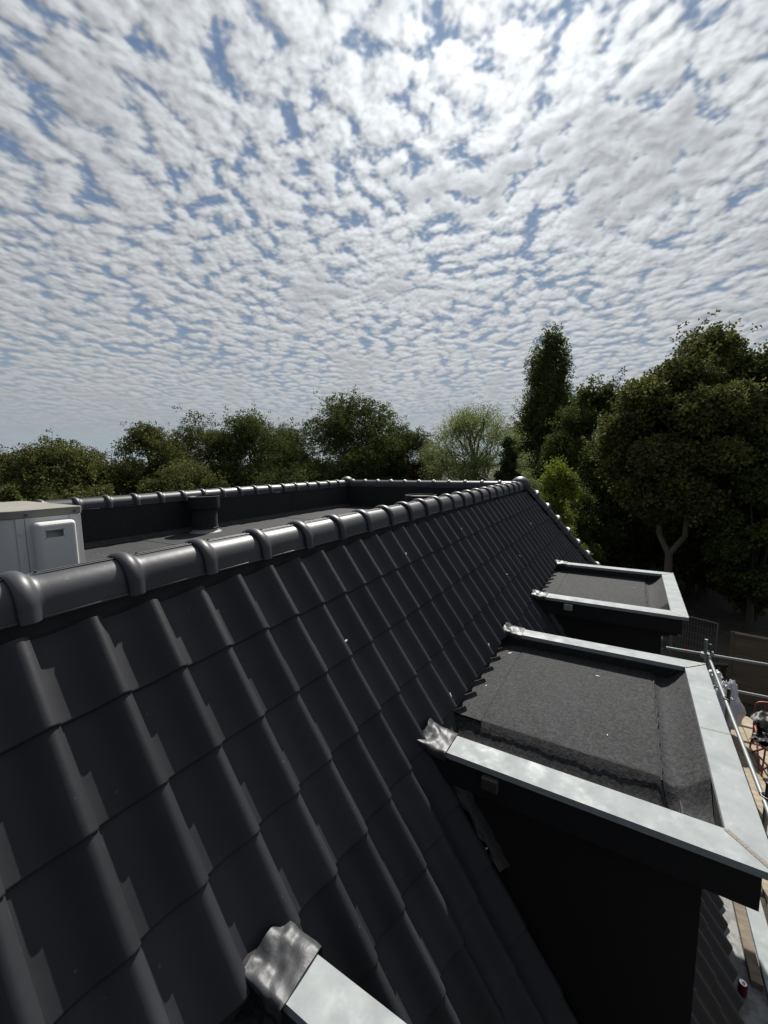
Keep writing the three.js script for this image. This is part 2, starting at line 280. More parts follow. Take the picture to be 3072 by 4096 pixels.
{
  const list = [], camP = camera.position, rr = rng(99);
  const boxes = dormers.map((d) => new THREE.Box3().setFromPoints([V(-0.9, -1.6, d.z1 + 0.14), V(0.5, -3.2, d.z1 - DORM.wi - 0.12)]));
  for (let row = 1; row <= 14; row++) for (let col = -26; col <= 42; col++) {
    const T = tip(row, col), zTip = R1.z - col * W, zL = zTip + W;
    if (zL > Z_BACK) continue;
    const xTip = R1.x + (row - 1) * G * CT, hip = Z_END - (xTip - G * CT - X_NEAR);    // the hip line's z at the tile's head
    if (zL < hip - G * CT + 0.02) continue;
    let cut = [];
    if (zTip < hip + 0.0) cut.push([new THREE.Vector3(-Math.SQRT1_2, 0, Math.SQRT1_2), ((-X_NEAR + Z_END) * U) * Math.SQRT1_2]);
    let skip = false;
    for (const d of dormers) if (row >= 5 && row <= 11) {
      if (zL <= d.cheekN + 0.001 && zTip >= d.cheekF - 0.001) skip = true;
      else if (zL > d.cheekN && zTip < d.cheekN) cut.push([new THREE.Vector3(0, 0, 1), d.cheekN * U]);
      else if (zL > d.cheekF && zTip < d.cheekF) cut.push([new THREE.Vector3(0, 0, -1), -d.cheekF * U]);
    }
    if (skip) continue;
    const mid = tip(row - 0.5, col - 0.5), v = mid.clone().project(camera), dist = mid.distanceTo(camP);
    let seen = Math.abs(v.x) < 1.12 && Math.abs(v.y) < 1.12 && v.z < 1 && v.z > -1;
    if (seen) { const ray = new THREE.Ray(camP, mid.clone().sub(camP).normalize()); const h = new THREE.Vector3(); for (const b of boxes) if (ray.intersectBox(b, h) && h.distanceTo(camP) < dist - 0.25) seen = false; }
    list.push({ row, col, T, cut, score: seen ? 1 / dist : -dist });
  }
  list.sort((a, b) => b.score - a.score);
  const rest = [];
  list.forEach((t, i) => {
    const geos = t.row === 1 ? headGeos : tileGeos, gi = Math.floor(rr() * tileGeos.length), jig = new THREE.Quaternion().setFromEuler(new THREE.Euler((rr() - 0.5) * 0.006, (rr() - 0.5) * 0.012, (rr() - 0.5) * 0.008));
    const q = slopeQ.clone().multiply(jig), pos = t.T.clone().add(new THREE.Vector3(ST, CT, 0).multiplyScalar((rr() - 0.5) * 0.003)).add(new THREE.Vector3(CT, -ST, 0).multiplyScalar((rr() - 0.5) * 0.005 + (t.row === 14 ? 0.2 * G * U : 0)));
    const mat = M.tile[Math.floor(rr() * M.tile.length)], mx = new THREE.Matrix4().compose(pos, q, new THREE.Vector3(1, 1, 1));
    if (i < 300 && t.score > 0) {
      let m;
      if (t.cut.length) { let g = geos[gi].clone().applyMatrix4(mx); for (const [n, d] of t.cut) g = clip(g, n, d); if (!g.attributes.position.count) return; m = new THREE.Mesh(g, mat); }
      else { m = new THREE.Mesh(geos[gi], mat); m.position.copy(pos); m.quaternion.copy(q); }
      m.name = 'roof_tile'; m.castShadow = m.receiveShadow = true; house.slopePart.add(m);
    } else { let g = geos[gi].clone().applyMatrix4(mx); for (const [n, d] of t.cut) g = clip(g, n, d); if (g.attributes.position.count) rest.push(g); }
  });
  const m = sp(house.slopePart, 'roof_tile_field', mergeGeometries(rest), M.tile[0]); m.userData.kind = 'stuff';
}

// ridge tiles: half-round body, swollen collar at the end that laps the tile before it
const RP = 0.3205 * U, RB = { x: X_NEAR, y: -0.47 };
const makeRidge = (sw) => {
  const st = [[0, 0.107 + sw * 0.7], [0.004, 0.1135 + sw], [0.012, 0.1185 + sw], [0.024, 0.1215 + sw], [0.036, 0.1210 + sw], [0.047, 0.1175 + sw], [0.056, 0.1115 + sw * 0.8], [0.063, 0.1045 + sw * 0.5], [0.071, 0.0995 + sw * 0.2], [0.084, 0.0970], [0.11, 0.0962], [0.2, 0.0955], [RP + 0.045, 0.094]];
  const sec = (s, r, inset = 0) => { const row = []; const leg = 0.045, R = r - inset; for (let i = 0; i <= 4; i++) row.push(new THREE.Vector3(-R - (1 - i / 4) * 0.006, (i / 4) * leg, -s)); for (let i = 1; i < 24; i++) { const a = Math.PI - Math.PI * i / 24; row.push(new THREE.Vector3(R * Math.cos(a), leg + R * Math.sin(a), -s)); } for (let i = 4; i >= 0; i--) row.push(new THREE.Vector3(R + (1 - i / 4) * 0.006, (i / 4) * leg, -s)); return row; };
  const outer = quadStrip(st.map(([s, r]) => sec(s, r))), rim = quadStrip([sec(0.002, 0.094), sec(0, 0.108)]), inner = quadStrip([sec(RP, 0.082), sec(0.002, 0.094)]);
  const lips = [-1, 1].map((s) => { const g = new THREE.CylinderGeometry(0.0055, 0.0055, RP - 0.070, 8); g.rotateX(Math.PI / 2); g.translate(s * 0.103, 0.004, -(RP + 0.070) / 2); return g; });
  const ribs = [-0.014, 0.014].map((x) => { const g = new THREE.CylinderGeometry(0.0045, 0.0045, RP - 0.075, 6); g.rotateX(Math.PI / 2); g.translate(x, 0.045 + 0.0955, -(RP + 0.078) / 2); return g; });
  const all = [outer, rim, inner, ...lips, ...ribs].map((g) => { g = g.index ? g.toNonIndexed() : g; g.deleteAttribute('uv'); return g; });
  const g = mergeGeometries(all), p = g.attributes.position, uv = []; for (let i = 0; i < p.count; i++) uv.push(Math.atan2(p.getX(i), p.getY(i) - 0.04) * 0.1, p.getZ(i)); g.setAttribute('uv', new THREE.Float32BufferAttribute(uv, 2)); return g;
};
const ridgeGeo = makeRidge(0), hipGeo = makeRidge(0.024);
const ridgeVariants = [0, 1, 2, 3, 4].map((k) => { const g = ridgeGeo.clone(), uv = g.attributes.uv; for (let i = 0; i < uv.count; i++) uv.setXY(i, uv.getX(i) + k * 0.29, uv.getY(i) + k * 0.43); return g; });
const screwGeo = mergeGeometries([new THREE.CylinderGeometry(0.009, 0.009, 0.003, 12).translate(0, 0.0015, 0), new THREE.CylinderGeometry(0.0055, 0.0065, 0.008, 6).translate(0, 0.006, 0)]);
const rRidge = rng(404);
function ridgeTile(pos, dir, geo) {        // dir: unit vector along which the body runs away from its collar
  const z = dir.clone().negate(), x = new THREE.Vector3(0, 1, 0).cross(z).normalize(), y = z.clone().cross(x);
  const m = new THREE.Mesh(geo ?? ridgeVariants[Math.floor(rRidge() * 5)], M.ridge[Math.floor(rRidge() * 3)]); m.name = 'ridge_tile'; m.castShadow = m.receiveShadow = true;
  m.quaternion.setFromRotationMatrix(new THREE.Matrix4().makeBasis(x, y, z)).multiply(new THREE.Quaternion().setFromEuler(new THREE.Euler((rRidge() - 0.5) * 0.02, (rRidge() - 0.5) * 0.02, (rRidge() - 0.5) * 0.05)));
  m.position.copy(pos).sub(house.position); house.add(m);
  const s = new THREE.Mesh(screwGeo, M.screw); s.name = 'screw'; s.position.set(-0.002, 0.045 + 0.0965, -0.098); m.add(s);
}
const zB0 = -0.443;
for (let k = -8; k <= 20; k++) ridgeTile(V(RB.x, RB.y, zB0 - 0.3205 * k), new THREE.Vector3(0, 0, -1));
for (let k = 0; k < 11; k++) ridgeTile(V(X_FAR + 0.36 + k * 0.3205 - 0.22, RB.y, Z_END + 0.0), new THREE.Vector3(1, 0, 0));
for (let k = 0; k < 26; k++) ridgeTile(V(X_FAR, RB.y, Z_END + 0.42 + k * 0.3205), new THREE.Vector3(0, 0, -1));
{
  const hd = new THREE.Vector3(1, -ST / CT, -1).normalize(), step = 0.3205;
  // hip tiles lap downwards: each collar sits at the lower end
  for (let k = 0; k < 14; k++) { const s = 0.30 + k * step; const p = V(X_NEAR + hd.x * s + 0.02, RB.y + 0.035 + hd.y * s, Z_END + hd.z * s - 0.02); ridgeTile(p, hd.clone().negate(), hipGeo); }
  const dome = (x, z, r) => {
    const g = new THREE.SphereGeometry(r, 28, 18), p = g.attributes.position; for (let i = 0; i < p.count; i++) { const y = p.getY(i); p.setY(i, y < 0 ? y * 0.7 : y * 0.92); }
    g.computeVertexNormals(); const c = V(x, RB.y, z); g.translate(c.x, c.y + 0.07, c.z); part(house, 'ridge_end_cap', g, M.ridge[0]);
  };
  dome(X_NEAR, Z_END, 0.185); dome(X_FAR, Z_END, 0.17);
}
// flat roof inside the ridges
{
  const x0 = X_FAR + 0.09, x1 = X_NEAR - 0.09, z0 = Z_END + 0.09, z1 = Z_BACK, dy = DECK_Y;
  const seam = [-6.1, -5.15, -4.2, -2.76, -1.75, -0.75, 0.25, 1.25, 2.2, z1];
  let a = z0; for (const b of seam) { part(house, 'roofing_felt', box(x0, x1, dy - 0.02, dy + (seam.indexOf(b) % 2 ? 0.0036 : 0), a, b + 0.001), M.felt); a = b; }
  const wallZ = [z0, -6.43, -5.5, -4.58, -3.6, -2.8, -1.9, -0.9, 0.1, 1.1, 2.1, z1];
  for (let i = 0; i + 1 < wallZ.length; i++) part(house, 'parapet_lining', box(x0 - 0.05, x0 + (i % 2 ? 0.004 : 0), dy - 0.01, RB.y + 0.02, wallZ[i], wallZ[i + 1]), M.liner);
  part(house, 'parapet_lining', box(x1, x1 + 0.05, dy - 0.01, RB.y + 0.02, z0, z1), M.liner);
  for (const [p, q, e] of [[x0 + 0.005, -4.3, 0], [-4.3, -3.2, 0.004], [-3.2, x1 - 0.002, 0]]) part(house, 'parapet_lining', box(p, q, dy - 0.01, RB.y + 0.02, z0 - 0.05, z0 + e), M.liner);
  part(house, 'ridge_board', box(x1 + 0.052, X_NEAR + 0.055, -0.62, RB.y + 0.03, Z_END + 0.1, z1), M.underlay);
  part(house, 'ridge_board', box(X_FAR - 0.05, x0 - 0.052, -0.62, RB.y + 0.03, Z_END + 0.1, z1), M.underlay);
  part(house, 'ridge_board', box(X_FAR, X_NEAR, -0.62, RB.y + 0.03, Z_END - 0.05, z0 - 0.052), M.underlay);
  // cant strip where felt turns up the far wall
  const f = quadStrip([[V(x0 + 0.07, dy + 0.005, z0), V(x0 + 0.07, dy + 0.005, z1)], [V(x0 + 0.005, dy + 0.06, z0), V(x0 + 0.005, dy + 0.06, z1)]]); part(house, 'felt_fillet', f, M.feltDark);
}
// gutter along the eaves
{
  const ze = -9.6, y = -4.2;
  part(house, 'gutter', box(0.60, 1.10, y - 0.03, y, ze, Z_BACK), M.gutter);
  const rim = part(house, 'gutter_rim', box(1.101, 1.235, y - 0.25, y + 0.035, ze, Z_BACK, 0.008), M.zinc); rim.userData.label = 'broad bright zinc edge of the eaves gutter';
}

// dormers
const lumpy = (g, amp, f, s) => { const p = g.attributes.position; for (let i = 0; i < p.count; i++) { const x = p.getX(i), y = p.getY(i), z = p.getZ(i); p.setXYZ(i, x + amp * noise(x * f + s, y * f, z * f), y + amp * noise(x * f, y * f + s + 9, z * f), z + amp * noise(x * f, y * f, z * f + s + 20)); } g.computeVertexNormals(); return g; };
for (const d of dormers) {
  const { y, xi, xo, xs, wi, tn, tf, jz } = DORM, z1 = d.z1, zf = z1 - wi, cy = y * U + CAM_H, D = new THREE.Group();
  D.name = 'dormer'; D.position.copy(house.position).negate(); house.add(D);
  D.userData.label = ['dormer whose coping ends in a crumpled lead sheet, its deck mostly out of view', 'dormer with black felt deck between two dark gaps, zinc coping all round', 'dormer beside the hip, with a spout coloured pale as if lit on its side'][d.k];
  const P = (n, g, m) => sp(D, n, g, m);
  // zinc coping: mitred flat caps with a turned-down inner and outer edge
  const cap = (pts, name = 'zinc_coping') => { const g = prism(pts.map(([x, z]) => [x * U, z * U]), cy - 0.006, cy); return P(name, g, M.zinc); };
  const zn = z1 + tn, zF = zf - tf, gap = 0.0015;
  cap([[xs, zn], [xo - gap, zn - gap * 0], [xi - gap, z1], [xs, z1]]);
  cap([[xs, zf], [xi - gap, zf], [xo - gap, zF], [xs, zF]]);
  cap([[xo, zn], [xo, z1 - jz], [xi, z1 - jz], [xi, z1]]);
  const c2 = prism([[xo * U, (z1 - jz) * U], [xo * U, zF * U], [xi * U, zf * U], [xi * U, (z1 - jz) * U]], cy - 0.0085, cy - 0.0025); P('zinc_coping', c2, M.zinc);
  const lip = 0.022, th = 0.004;                 // inner turn-downs (metres)
  const B = (n, x0, x1, y0, y1, za, zb, m, r = 0) => P(n, boxM(x0, x1, y0, y1, Math.min(za, zb), Math.max(za, zb), r), m);
  B('coping_edge', xs * U, xi * U - 0.005, cy - 0.035, cy - 0.0062, z1 * U, z1 * U + th, M.zinc);
  B('coping_edge', xs * U, xi * U - 0.005, cy - 0.035, cy - 0.0062, zf * U - th, zf * U, M.zinc);
  B('coping_edge', xi * U, xi * U + th, cy - 0.032, cy - 0.0088, zf * U, z1 * U, M.zinc);
  B('coping_edge', xs * U, xo * U, cy - lip - 0.012, cy - 0.0062, zn * U - th, zn * U, M.zinc);
  B('coping_edge', xs * U, xo * U, cy - lip - 0.012, cy - 0.0062, zF * U, zF * U + th, M.zinc);
  B('coping_edge', xo * U - th, xo * U, cy - lip - 0.012, cy - 0.0088, zF * U + 0.005, zn * U - 0.005, M.zinc);
  // soldered mitres and the sleeve joint
  const seam = (a, b, w) => { const g = path([V(a[0], y, a[1]), V((a[0] + b[0]) / 2, y, (a[1] + b[1]) / 2), V(b[0], y, b[1])], w, 40, 8); const p = g.attributes.position; for (let i = 0; i < p.count; i++) { const yy = p.getY(i) - cy; p.setY(i, cy + 0.0005 + Math.max(-0.004, yy * 0.22)); const k = 1 + 0.5 * noise(p.getX(i) * 60, p.getZ(i) * 60, 3); p.setX(i, p.getX(i) + 0.004 * (k - 1)); } g.computeVertexNormals(); P('solder_seam', g, M.solder); };
  seam([xi + 0.003, z1 + 0.002], [xo - 0.003, zn - 0.004], 0.012); seam([xi + 0.003, zf - 0.002], [xo - 0.003, zF + 0.004], 0.010); seam([xi + 0.004, z1 - jz], [xo - 0.004, z1 - jz], 0.007);
  // fascia boards under the coping, roof body, cheeks, front
  const fy0 = -1.645, fT = 0.022;
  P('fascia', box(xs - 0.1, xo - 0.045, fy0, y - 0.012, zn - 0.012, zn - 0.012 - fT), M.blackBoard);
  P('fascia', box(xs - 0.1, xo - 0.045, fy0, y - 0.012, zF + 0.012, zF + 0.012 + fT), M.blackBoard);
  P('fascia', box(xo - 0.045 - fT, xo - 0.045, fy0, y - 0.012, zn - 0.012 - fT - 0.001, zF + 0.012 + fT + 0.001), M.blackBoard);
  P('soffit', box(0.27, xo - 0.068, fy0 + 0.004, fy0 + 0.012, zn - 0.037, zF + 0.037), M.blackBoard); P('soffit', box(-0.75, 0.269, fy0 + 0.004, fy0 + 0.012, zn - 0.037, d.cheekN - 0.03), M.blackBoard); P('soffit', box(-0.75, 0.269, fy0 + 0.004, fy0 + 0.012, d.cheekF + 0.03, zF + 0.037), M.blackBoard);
  const xFront = 0.32;
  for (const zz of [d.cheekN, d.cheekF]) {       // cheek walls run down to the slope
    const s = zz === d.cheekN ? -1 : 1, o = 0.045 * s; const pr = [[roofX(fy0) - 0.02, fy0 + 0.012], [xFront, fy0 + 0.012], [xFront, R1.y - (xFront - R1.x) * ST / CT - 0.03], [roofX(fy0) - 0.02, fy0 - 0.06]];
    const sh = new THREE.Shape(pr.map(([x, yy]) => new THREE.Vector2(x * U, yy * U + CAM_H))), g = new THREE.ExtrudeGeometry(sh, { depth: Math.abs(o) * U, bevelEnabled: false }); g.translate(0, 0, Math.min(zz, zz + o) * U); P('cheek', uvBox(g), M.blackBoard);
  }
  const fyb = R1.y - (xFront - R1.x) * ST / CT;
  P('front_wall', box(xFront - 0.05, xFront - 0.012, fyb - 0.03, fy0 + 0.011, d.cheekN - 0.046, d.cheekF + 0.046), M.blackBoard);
  for (let i = 0; i < 2; i++) { const a = mix(d.cheekN, d.cheekF, 0.06 + i * 0.45), b = mix(d.cheekN, d.cheekF, 0.49 + i * 0.45); const w = P('window_frame', box(xFront - 0.011, xFront + 0.002, fyb + 0.28, fy0 - 0.09, a, b), M.darkBrownEdge); P('window_pane', box(xFront + 0.0025, xFront + 0.005, fyb + 0.33, fy0 - 0.14, a - 0.05, b + 0.05), M.glass); }
  // felt deck: raised middle, falls to a trough on the near side, fillet up to the front coping
  const dy = -1.577, xr = -1.02, xd = 0.197, zN = z1 - 0.35, zD = zf + 0.012, xSeam = -0.724;
  const wob = (t) => 0.0015 * noise(t * 3.1, d.k * 9 + 2);
  const rows = [], prz = [[zf + 0.001, dy + 0.012], [zD - 0.0, dy + 0.003], [zD - -0.03, dy], [mix(zD, zN, 0.5), dy], [zN - 0.02, dy + 0.001], [zN, dy - 0.006], [zN + 0.03, dy - 0.032], [zN + 0.075, dy - 0.07], [zN + 0.12, dy - 0.10], [zN + 0.2, dy - 0.108], [z1 - 0.06, dy - 0.106], [z1 - 0.02, dy - 0.08], [z1 - 0.0, dy + 0.09]];
  const prx = [[xr, 0], [xSeam - 0.002, 0], [-0.5, 0], [-0.2, 0], [0.1, 0], [xd - 0.012, 0], [xd, 0.003], [xd + 0.022, 0.018], [xd + 0.05, 0.026], [xd + 0.085, 0.014], [xd + 0.13, -0.02], [xi - 0.0, -0.08]];
  for (const [zz, yy] of prz) rows.push(prx.map(([xx, dn]) => V(xx, Math.max(xx > 0.25 ? -1.628 : -1.7, Math.min(yy - dn, y - 0.02)) + wob(xx * 4 + zz * 3) * 0.5, zz + (Math.abs(zz - zN) < 0.04 ? wob(xx * 9) : 0))));
  P('roofing_felt', (() => { return quadStrip(rows); })(), M.felt);
  const over = [[xr, xSeam, 0.0045]].map(([a, b, h]) => { const rws = []; for (let i = 0; i <= 24; i++) { const t = i / 24, zz = mix(zD - 0.004, zN + 0.004, t), e = 0.006 * noise(t * 14, d.k * 5) + 0.004 * noise(t * 50, 3); rws.push([V(a, dy + h / U, zz), V(b - 0.01 + e, dy + h / U, zz), V(b + e, dy + h / U * 0.9, zz), V(b + e + 0.0006, dy - 0.001, zz)]); } const g = quadStrip(rws); return uvBox(g); });
  P('felt_lap', over[0], M.felt);
  P('felt_torch_edge', (() => { const pts = [], r = rng(61 + d.k); for (let i = 0; i <= 60; i++) { const x = mix(xr + 0.12, xd + 0.01, i / 60); pts.push(V(x, dy + 0.002 + 0.002 * r(), zN + 0.002 + 0.004 * noise(x * 11, d.k) + 0.002 * r())); } return path(pts, 0.0022, 140, 6); })(), M.liner);
  P('felt_torch_edge', (() => { const pts = [], r = rng(81 + d.k); for (let i = 0; i <= 50; i++) { const zz = mix(zf + 0.02, zN + 0.02, i / 50); pts.push(V(xd + 0.002 + 0.008 * noise(zz * 9, d.k) + 0.003 * r(), dy + 0.0015, zz)); } return path(pts, 0.0045, 120, 6); })(), M.feltDark);
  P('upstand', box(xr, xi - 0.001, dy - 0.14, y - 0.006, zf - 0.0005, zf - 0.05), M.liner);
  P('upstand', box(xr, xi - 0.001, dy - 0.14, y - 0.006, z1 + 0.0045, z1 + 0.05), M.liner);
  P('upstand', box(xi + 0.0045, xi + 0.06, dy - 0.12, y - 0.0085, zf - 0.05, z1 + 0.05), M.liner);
  // lead saddles where the side copings run into the tiles
  for (const [za, zb, s] of [[zn + 0.012, z1 - 0.012, 1], [zf + 0.012, zF - 0.012, -1]]) {
    const rws = [], nx = 16, nz = 18;
    for (let i = 0; i <= nx; i++) { const t = i / nx, row = [], x = mix(roofX(y) - 0.022, xs + 0.012, t);
      for (let j = 0; j <= nz; j++) { const w = j / nz * 1.3 - 0.15, cl = Math.min(1, Math.max(0, w)), out = w < 0 ? -w : w > 1 ? w - 1 : 0;
        const zz = mix(za, zb, cl); const up = y + 0.007 + 0.010 * (1 - t) * (1 - t) - out * 0.34 * (0.3 + 0.7 * t) + 0.028 * noise(x * 13, zz * 13, d.k * 7 + s) * (1 - t * 0.7) + 0.011 * noise(x * 31, zz * 27, d.k) * (1 - t * 0.8); row.push(V(x + 0.014 * noise(zz * 23, d.k, s) * (1 - t), up, zz + (w < 0 ? 1 : w > 1 ? -1 : 0) * (za > zb ? 1 : -1) * 0.008 + out * 0.05 * noise(x * 30, out * 9, d.k))); }
      rws.push(row); }
    const g = quadStrip(rws), m = P('lead_flashing', g, M.lead); m.userData.label = 'crumpled shiny lead sheet at the end of the coping';
  }
  // lead soakers along the cheek, dressed over the tiles
  const soak = (zc, s) => { const rws = []; for (let i = 0; i <= 44; i++) { const t = i / 44, yy = mix(fy0 + 0.06, fy0 - 0.42, t), x = roofX(yy), row = []; for (let j = 0; j <= 6; j++) { const w = j / 6, zz = zc + s * ((0.085 - 0.055 * t + 0.02 * noise(t * 7, d.k, 8)) * w - 0.004); const lift = 0.015 + 0.05 * (1 - w) ** 3 + 0.012 * noise(t * 9, w * 3, d.k) - 0.01 * w; row.push(V(x + ST * lift, yy + CT * lift, zz + 0.012 * w * noise(t * 9, d.k, 4))); } rws.push(row); } const g = quadStrip(rws); if (s > 0) { g.index.array.reverse(); g.computeVertexNormals(); } P('lead_soaker', g, M.leadDull); };
  soak(d.cheekN, 1); soak(d.cheekF, -1);
  // square spout through the near fascia; the pale one has its sunlight painted in
  const spo = P('spout', box(-0.56, -0.475, -1.575, -1.508, zn - 0.013, zn + 0.025, 0.012), d.k === 2 ? M.zinc : M.darkBrownEdge); spo.userData.label = d.k === 2 ? 'small spout coloured pale as if lit' : 'small dark spout';
}
house.traverse((o) => { if (o.isMesh) o.castShadow = o.receiveShadow = true; });

// ---------------------------------------------------------------- things on the flat roof
{
  const yT = -0.19, k = yT / -0.2, xr = -2.539 * k, zr = -1.041 * k, Lx = 0.82, Lz = 0.36;
  const c = V(xr, yT, zr), x1 = c.x, x0 = c.x - Lx, z0 = c.z, z1 = c.z + Lz, top = c.y, bot = top - 0.62, deck = V(0, DECK_Y, 0).y + 0.004;
  const A = thing('air_conditioner', 'pale grey outdoor air conditioner cabinet standing on the flat roof', 'air conditioner', new THREE.Vector3((x0 + x1) / 2, deck, (z0 + z1) / 2));
  const ivory = phys({ color: rgb(0.55, 0.55, 0.54), roughness: 0.42, specularIntensity: 0.6, bumpMap: rep(clayBump, 0.2), bumpScale: 0.0004 });
  const dustT = texture(512, 512, (u, v) => { const a = pf(u, v, 7, 7, 91, 5); const l = 0.9 + 0.25 * a; return [l, l * 0.985, l * 0.95]; }, false);
  const dimmedLidM = phys({ color: rgb(0.245, 0.235, 0.21), map: rep(dustT, 0.6), roughness: 0.55, specularIntensity: 0.5 });  // lid colour darkened to offset strong sunlight on top; the map adds dust
  const rr = (w, h, r) => { const s = new THREE.Shape(); s.moveTo(r, 0); s.lineTo(w - 0.012, 0); s.quadraticCurveTo(w, 0, w, 0.012); s.lineTo(w, h - r); s.quadraticCurveTo(w, h, w - r, h); s.lineTo(r, h); s.quadraticCurveTo(0, h, 0, h - r); s.lineTo(0, r); s.quadraticCurveTo(0, 0, r, 0); return s; };
  const ex = (w, h, r, dep, bev) => { const g = new THREE.ExtrudeGeometry(rr(w, h, r), { depth: dep, bevelEnabled: bev > 0, bevelSize: bev, bevelThickness: bev, bevelSegments: 3, curveSegments: 12 }); g.rotateX(Math.PI / 2); return g; };
  const cab = ex(Lx - 0.012, Lz - 0.012, 0.06, 0.58, 0); cab.translate(x0 + 0.006, top - 0.04, z0 + 0.006); part(A, 'cabinet', uvBox(cab), ivory);
  const lid = ex(Lx - 0.01, Lz - 0.01, 0.06, 0.034, 0.004); lid.translate(x0 + 0.005, top - 0.004, z0 + 0.005); part(A, 'lid', uvBox(lid), dimmedLidM);
  for (const zz of [z0 + 0.04, z0 + 0.255]) { const g = new THREE.CylinderGeometry(0.007, 0.007, 0.008, 12); g.rotateZ(Math.PI / 2); g.translate(x1 + 0.0, top - 0.026, zz); part(A, 'screw', g, M.screw); }
  // service panel seam lines (real grooves between panels)
  part(A, 'side_panel', boxM(x1 - 0.004, x1 + 0.0015, bot + 0.01, top - 0.043, z0 + 0.068, z0 + 0.262, 0.0015), ivory);
  part(A, 'side_panel', boxM(x1 - 0.004, x1 + 0.001, bot + 0.01, top - 0.043, z0 + 0.012, z0 + 0.0665, 0.0015), ivory);
  part(A, 'side_panel', boxM(x1 - 0.004, x1 + 0.0008, bot + 0.01, top - 0.043, z0 + 0.2645, z0 + 0.30, 0.0008), ivory);
  { // valve cover: chamfered shell with a hand grip let into it
    const wz = 0.168, hh = 0.43, s = new THREE.Shape(); const za = 0, zb = wz, yb = -hh;
    s.moveTo(za + 0.016, 0); s.lineTo(zb - 0.016, 0); s.quadraticCurveTo(zb, 0, zb, -0.016); s.lineTo(zb, yb + 0.02); s.lineTo(za, yb + 0.02); s.lineTo(za, -0.016); s.quadraticCurveTo(za, 0, za + 0.016, 0);
    const hole = new THREE.Path(); const hz0 = 0.016, hz1 = 0.122, hy0 = -0.022, hy1 = -0.088, q = 0.006; hole.moveTo(hz0 + q, hy0); hole.lineTo(hz1 - q, hy0); hole.quadraticCurveTo(hz1, hy0, hz1, hy0 - q); hole.lineTo(hz1, hy1 + q); hole.quadraticCurveTo(hz1, hy1, hz1 - q, hy1); hole.lineTo(hz0 + q, hy1); hole.quadraticCurveTo(hz0, hy1, hz0, hy1 + q); hole.lineTo(hz0, hy0 - q); hole.quadraticCurveTo(hz0, hy0, hz0 + q, hy0); s.holes.push(hole);
    const g = new THREE.ExtrudeGeometry(s, { depth: 0.022, bevelEnabled: true, bevelSize: 0.022, bevelThickness: 0.034, bevelOffset: -0.014, bevelSegments: 4, curveSegments: 8 });
    g.rotateY(Math.PI / 2); g.translate(x1 + 0.004, top - 0.075, z0 + 0.062 + wz); const cv = part(A, 'valve_cover', uvBox(g), ivory);
    sp(cv, 'hand_grip', boxM(x1 + 0.002, x1 + 0.01, top - 0.17, top - 0.09, z0 + 0.062 + wz - 0.13, z0 + 0.062 + wz - 0.01), ivory);
  }
  { const g = new THREE.CylinderGeometry(0.008, 0.011, 0.006, 16); g.rotateZ(Math.PI / 2); g.translate(x1 + 0.002, top - 0.115, z0 + 0.283); part(A, 'plug', g, ivory); }
  const grille = []; for (let i = 1; i <= 8; i++) { const g = new THREE.TorusGeometry(0.03 * i, 0.003, 6, 40); g.translate(x0 + 0.33, top - 0.32, z1 + 0.006); grille.push(g); }
  for (const g of grille) part(A, 'fan_guard_ring', g, ivory);
  part(A, 'badge', boxM(x1 - 0.13, x1 - 0.075, top - 0.105, top - 0.088, z1 - 0.001, z1 + 0.0025), std({ color: rgb(0.03, 0.22, 0.42), roughness: 0.4 }));
  for (const xx of [x0 + 0.12, x1 - 0.16]) part(A, 'foot', boxM(xx, xx + 0.06, deck, bot + 0.001, z0 - 0.03, z1 + 0.03, 0.006), M.blackBoard);
  part(A, 'base_pan', boxM(x0 + 0.01, x1 - 0.01, bot + 0.0012, bot + 0.012, z0 + 0.01, z1 - 0.01), ivory);
}
function ventPipe(x, z, label, tarry) {
  const b = V(x, DECK_Y, z), deck = b.y + 0.004, r = 0.18, R = 0.222, top = V(0, -0.405, 0).y;
  const P = thing('vent_pipe', label, 'vent', new THREE.Vector3(b.x, deck, b.z), 'round vents on the flat roof');
  const lathe = (pts, seg = 40) => { const g = new THREE.LatheGeometry(pts.map(([a, h]) => new THREE.Vector2(a, h)), seg); g.translate(b.x, 0, b.z); return uvBox(g); };
  part(P, 'pipe', lathe([[r, deck + 0.055], [r, top - 0.16], [r - 0.006, top - 0.16], [r - 0.006, deck + 0.055]]), M.liner);
  part(P, 'collar', lathe([[r + 0.004, deck + 0.05], [r + 0.012, deck + 0.056], [r + 0.012, deck + 0.068], [r + 0.003, deck + 0.074]]), M.blackBoard);
  part(P, 'foot_ring', lathe([[r + 0.05, deck], [r + 0.02, deck + 0.006], [r + 0.006, deck + 0.03], [r + 0.004, deck + 0.052]]), tarry ? phys({ color: rgb(0.22, 0.22, 0.22), roughness: 0.6 }) : M.liner);
  part(P, 'cap', lathe([[r - 0.02, top - 0.185], [R, top - 0.185], [R + 0.003, top - 0.18], [R + 0.002, top - 0.004], [R - 0.002, top], [R - 0.008, top - 0.001], [R - 0.012, top - 0.02], [0.001, top - 0.03]]), M.blackBoard);
}
ventPipe(-5.07, -3.55, 'black round vent pipe with wide cap against the far parapet', true);
ventPipe(-2.33, -4.77, 'black round vent with only its rim showing over the near ridge', false);

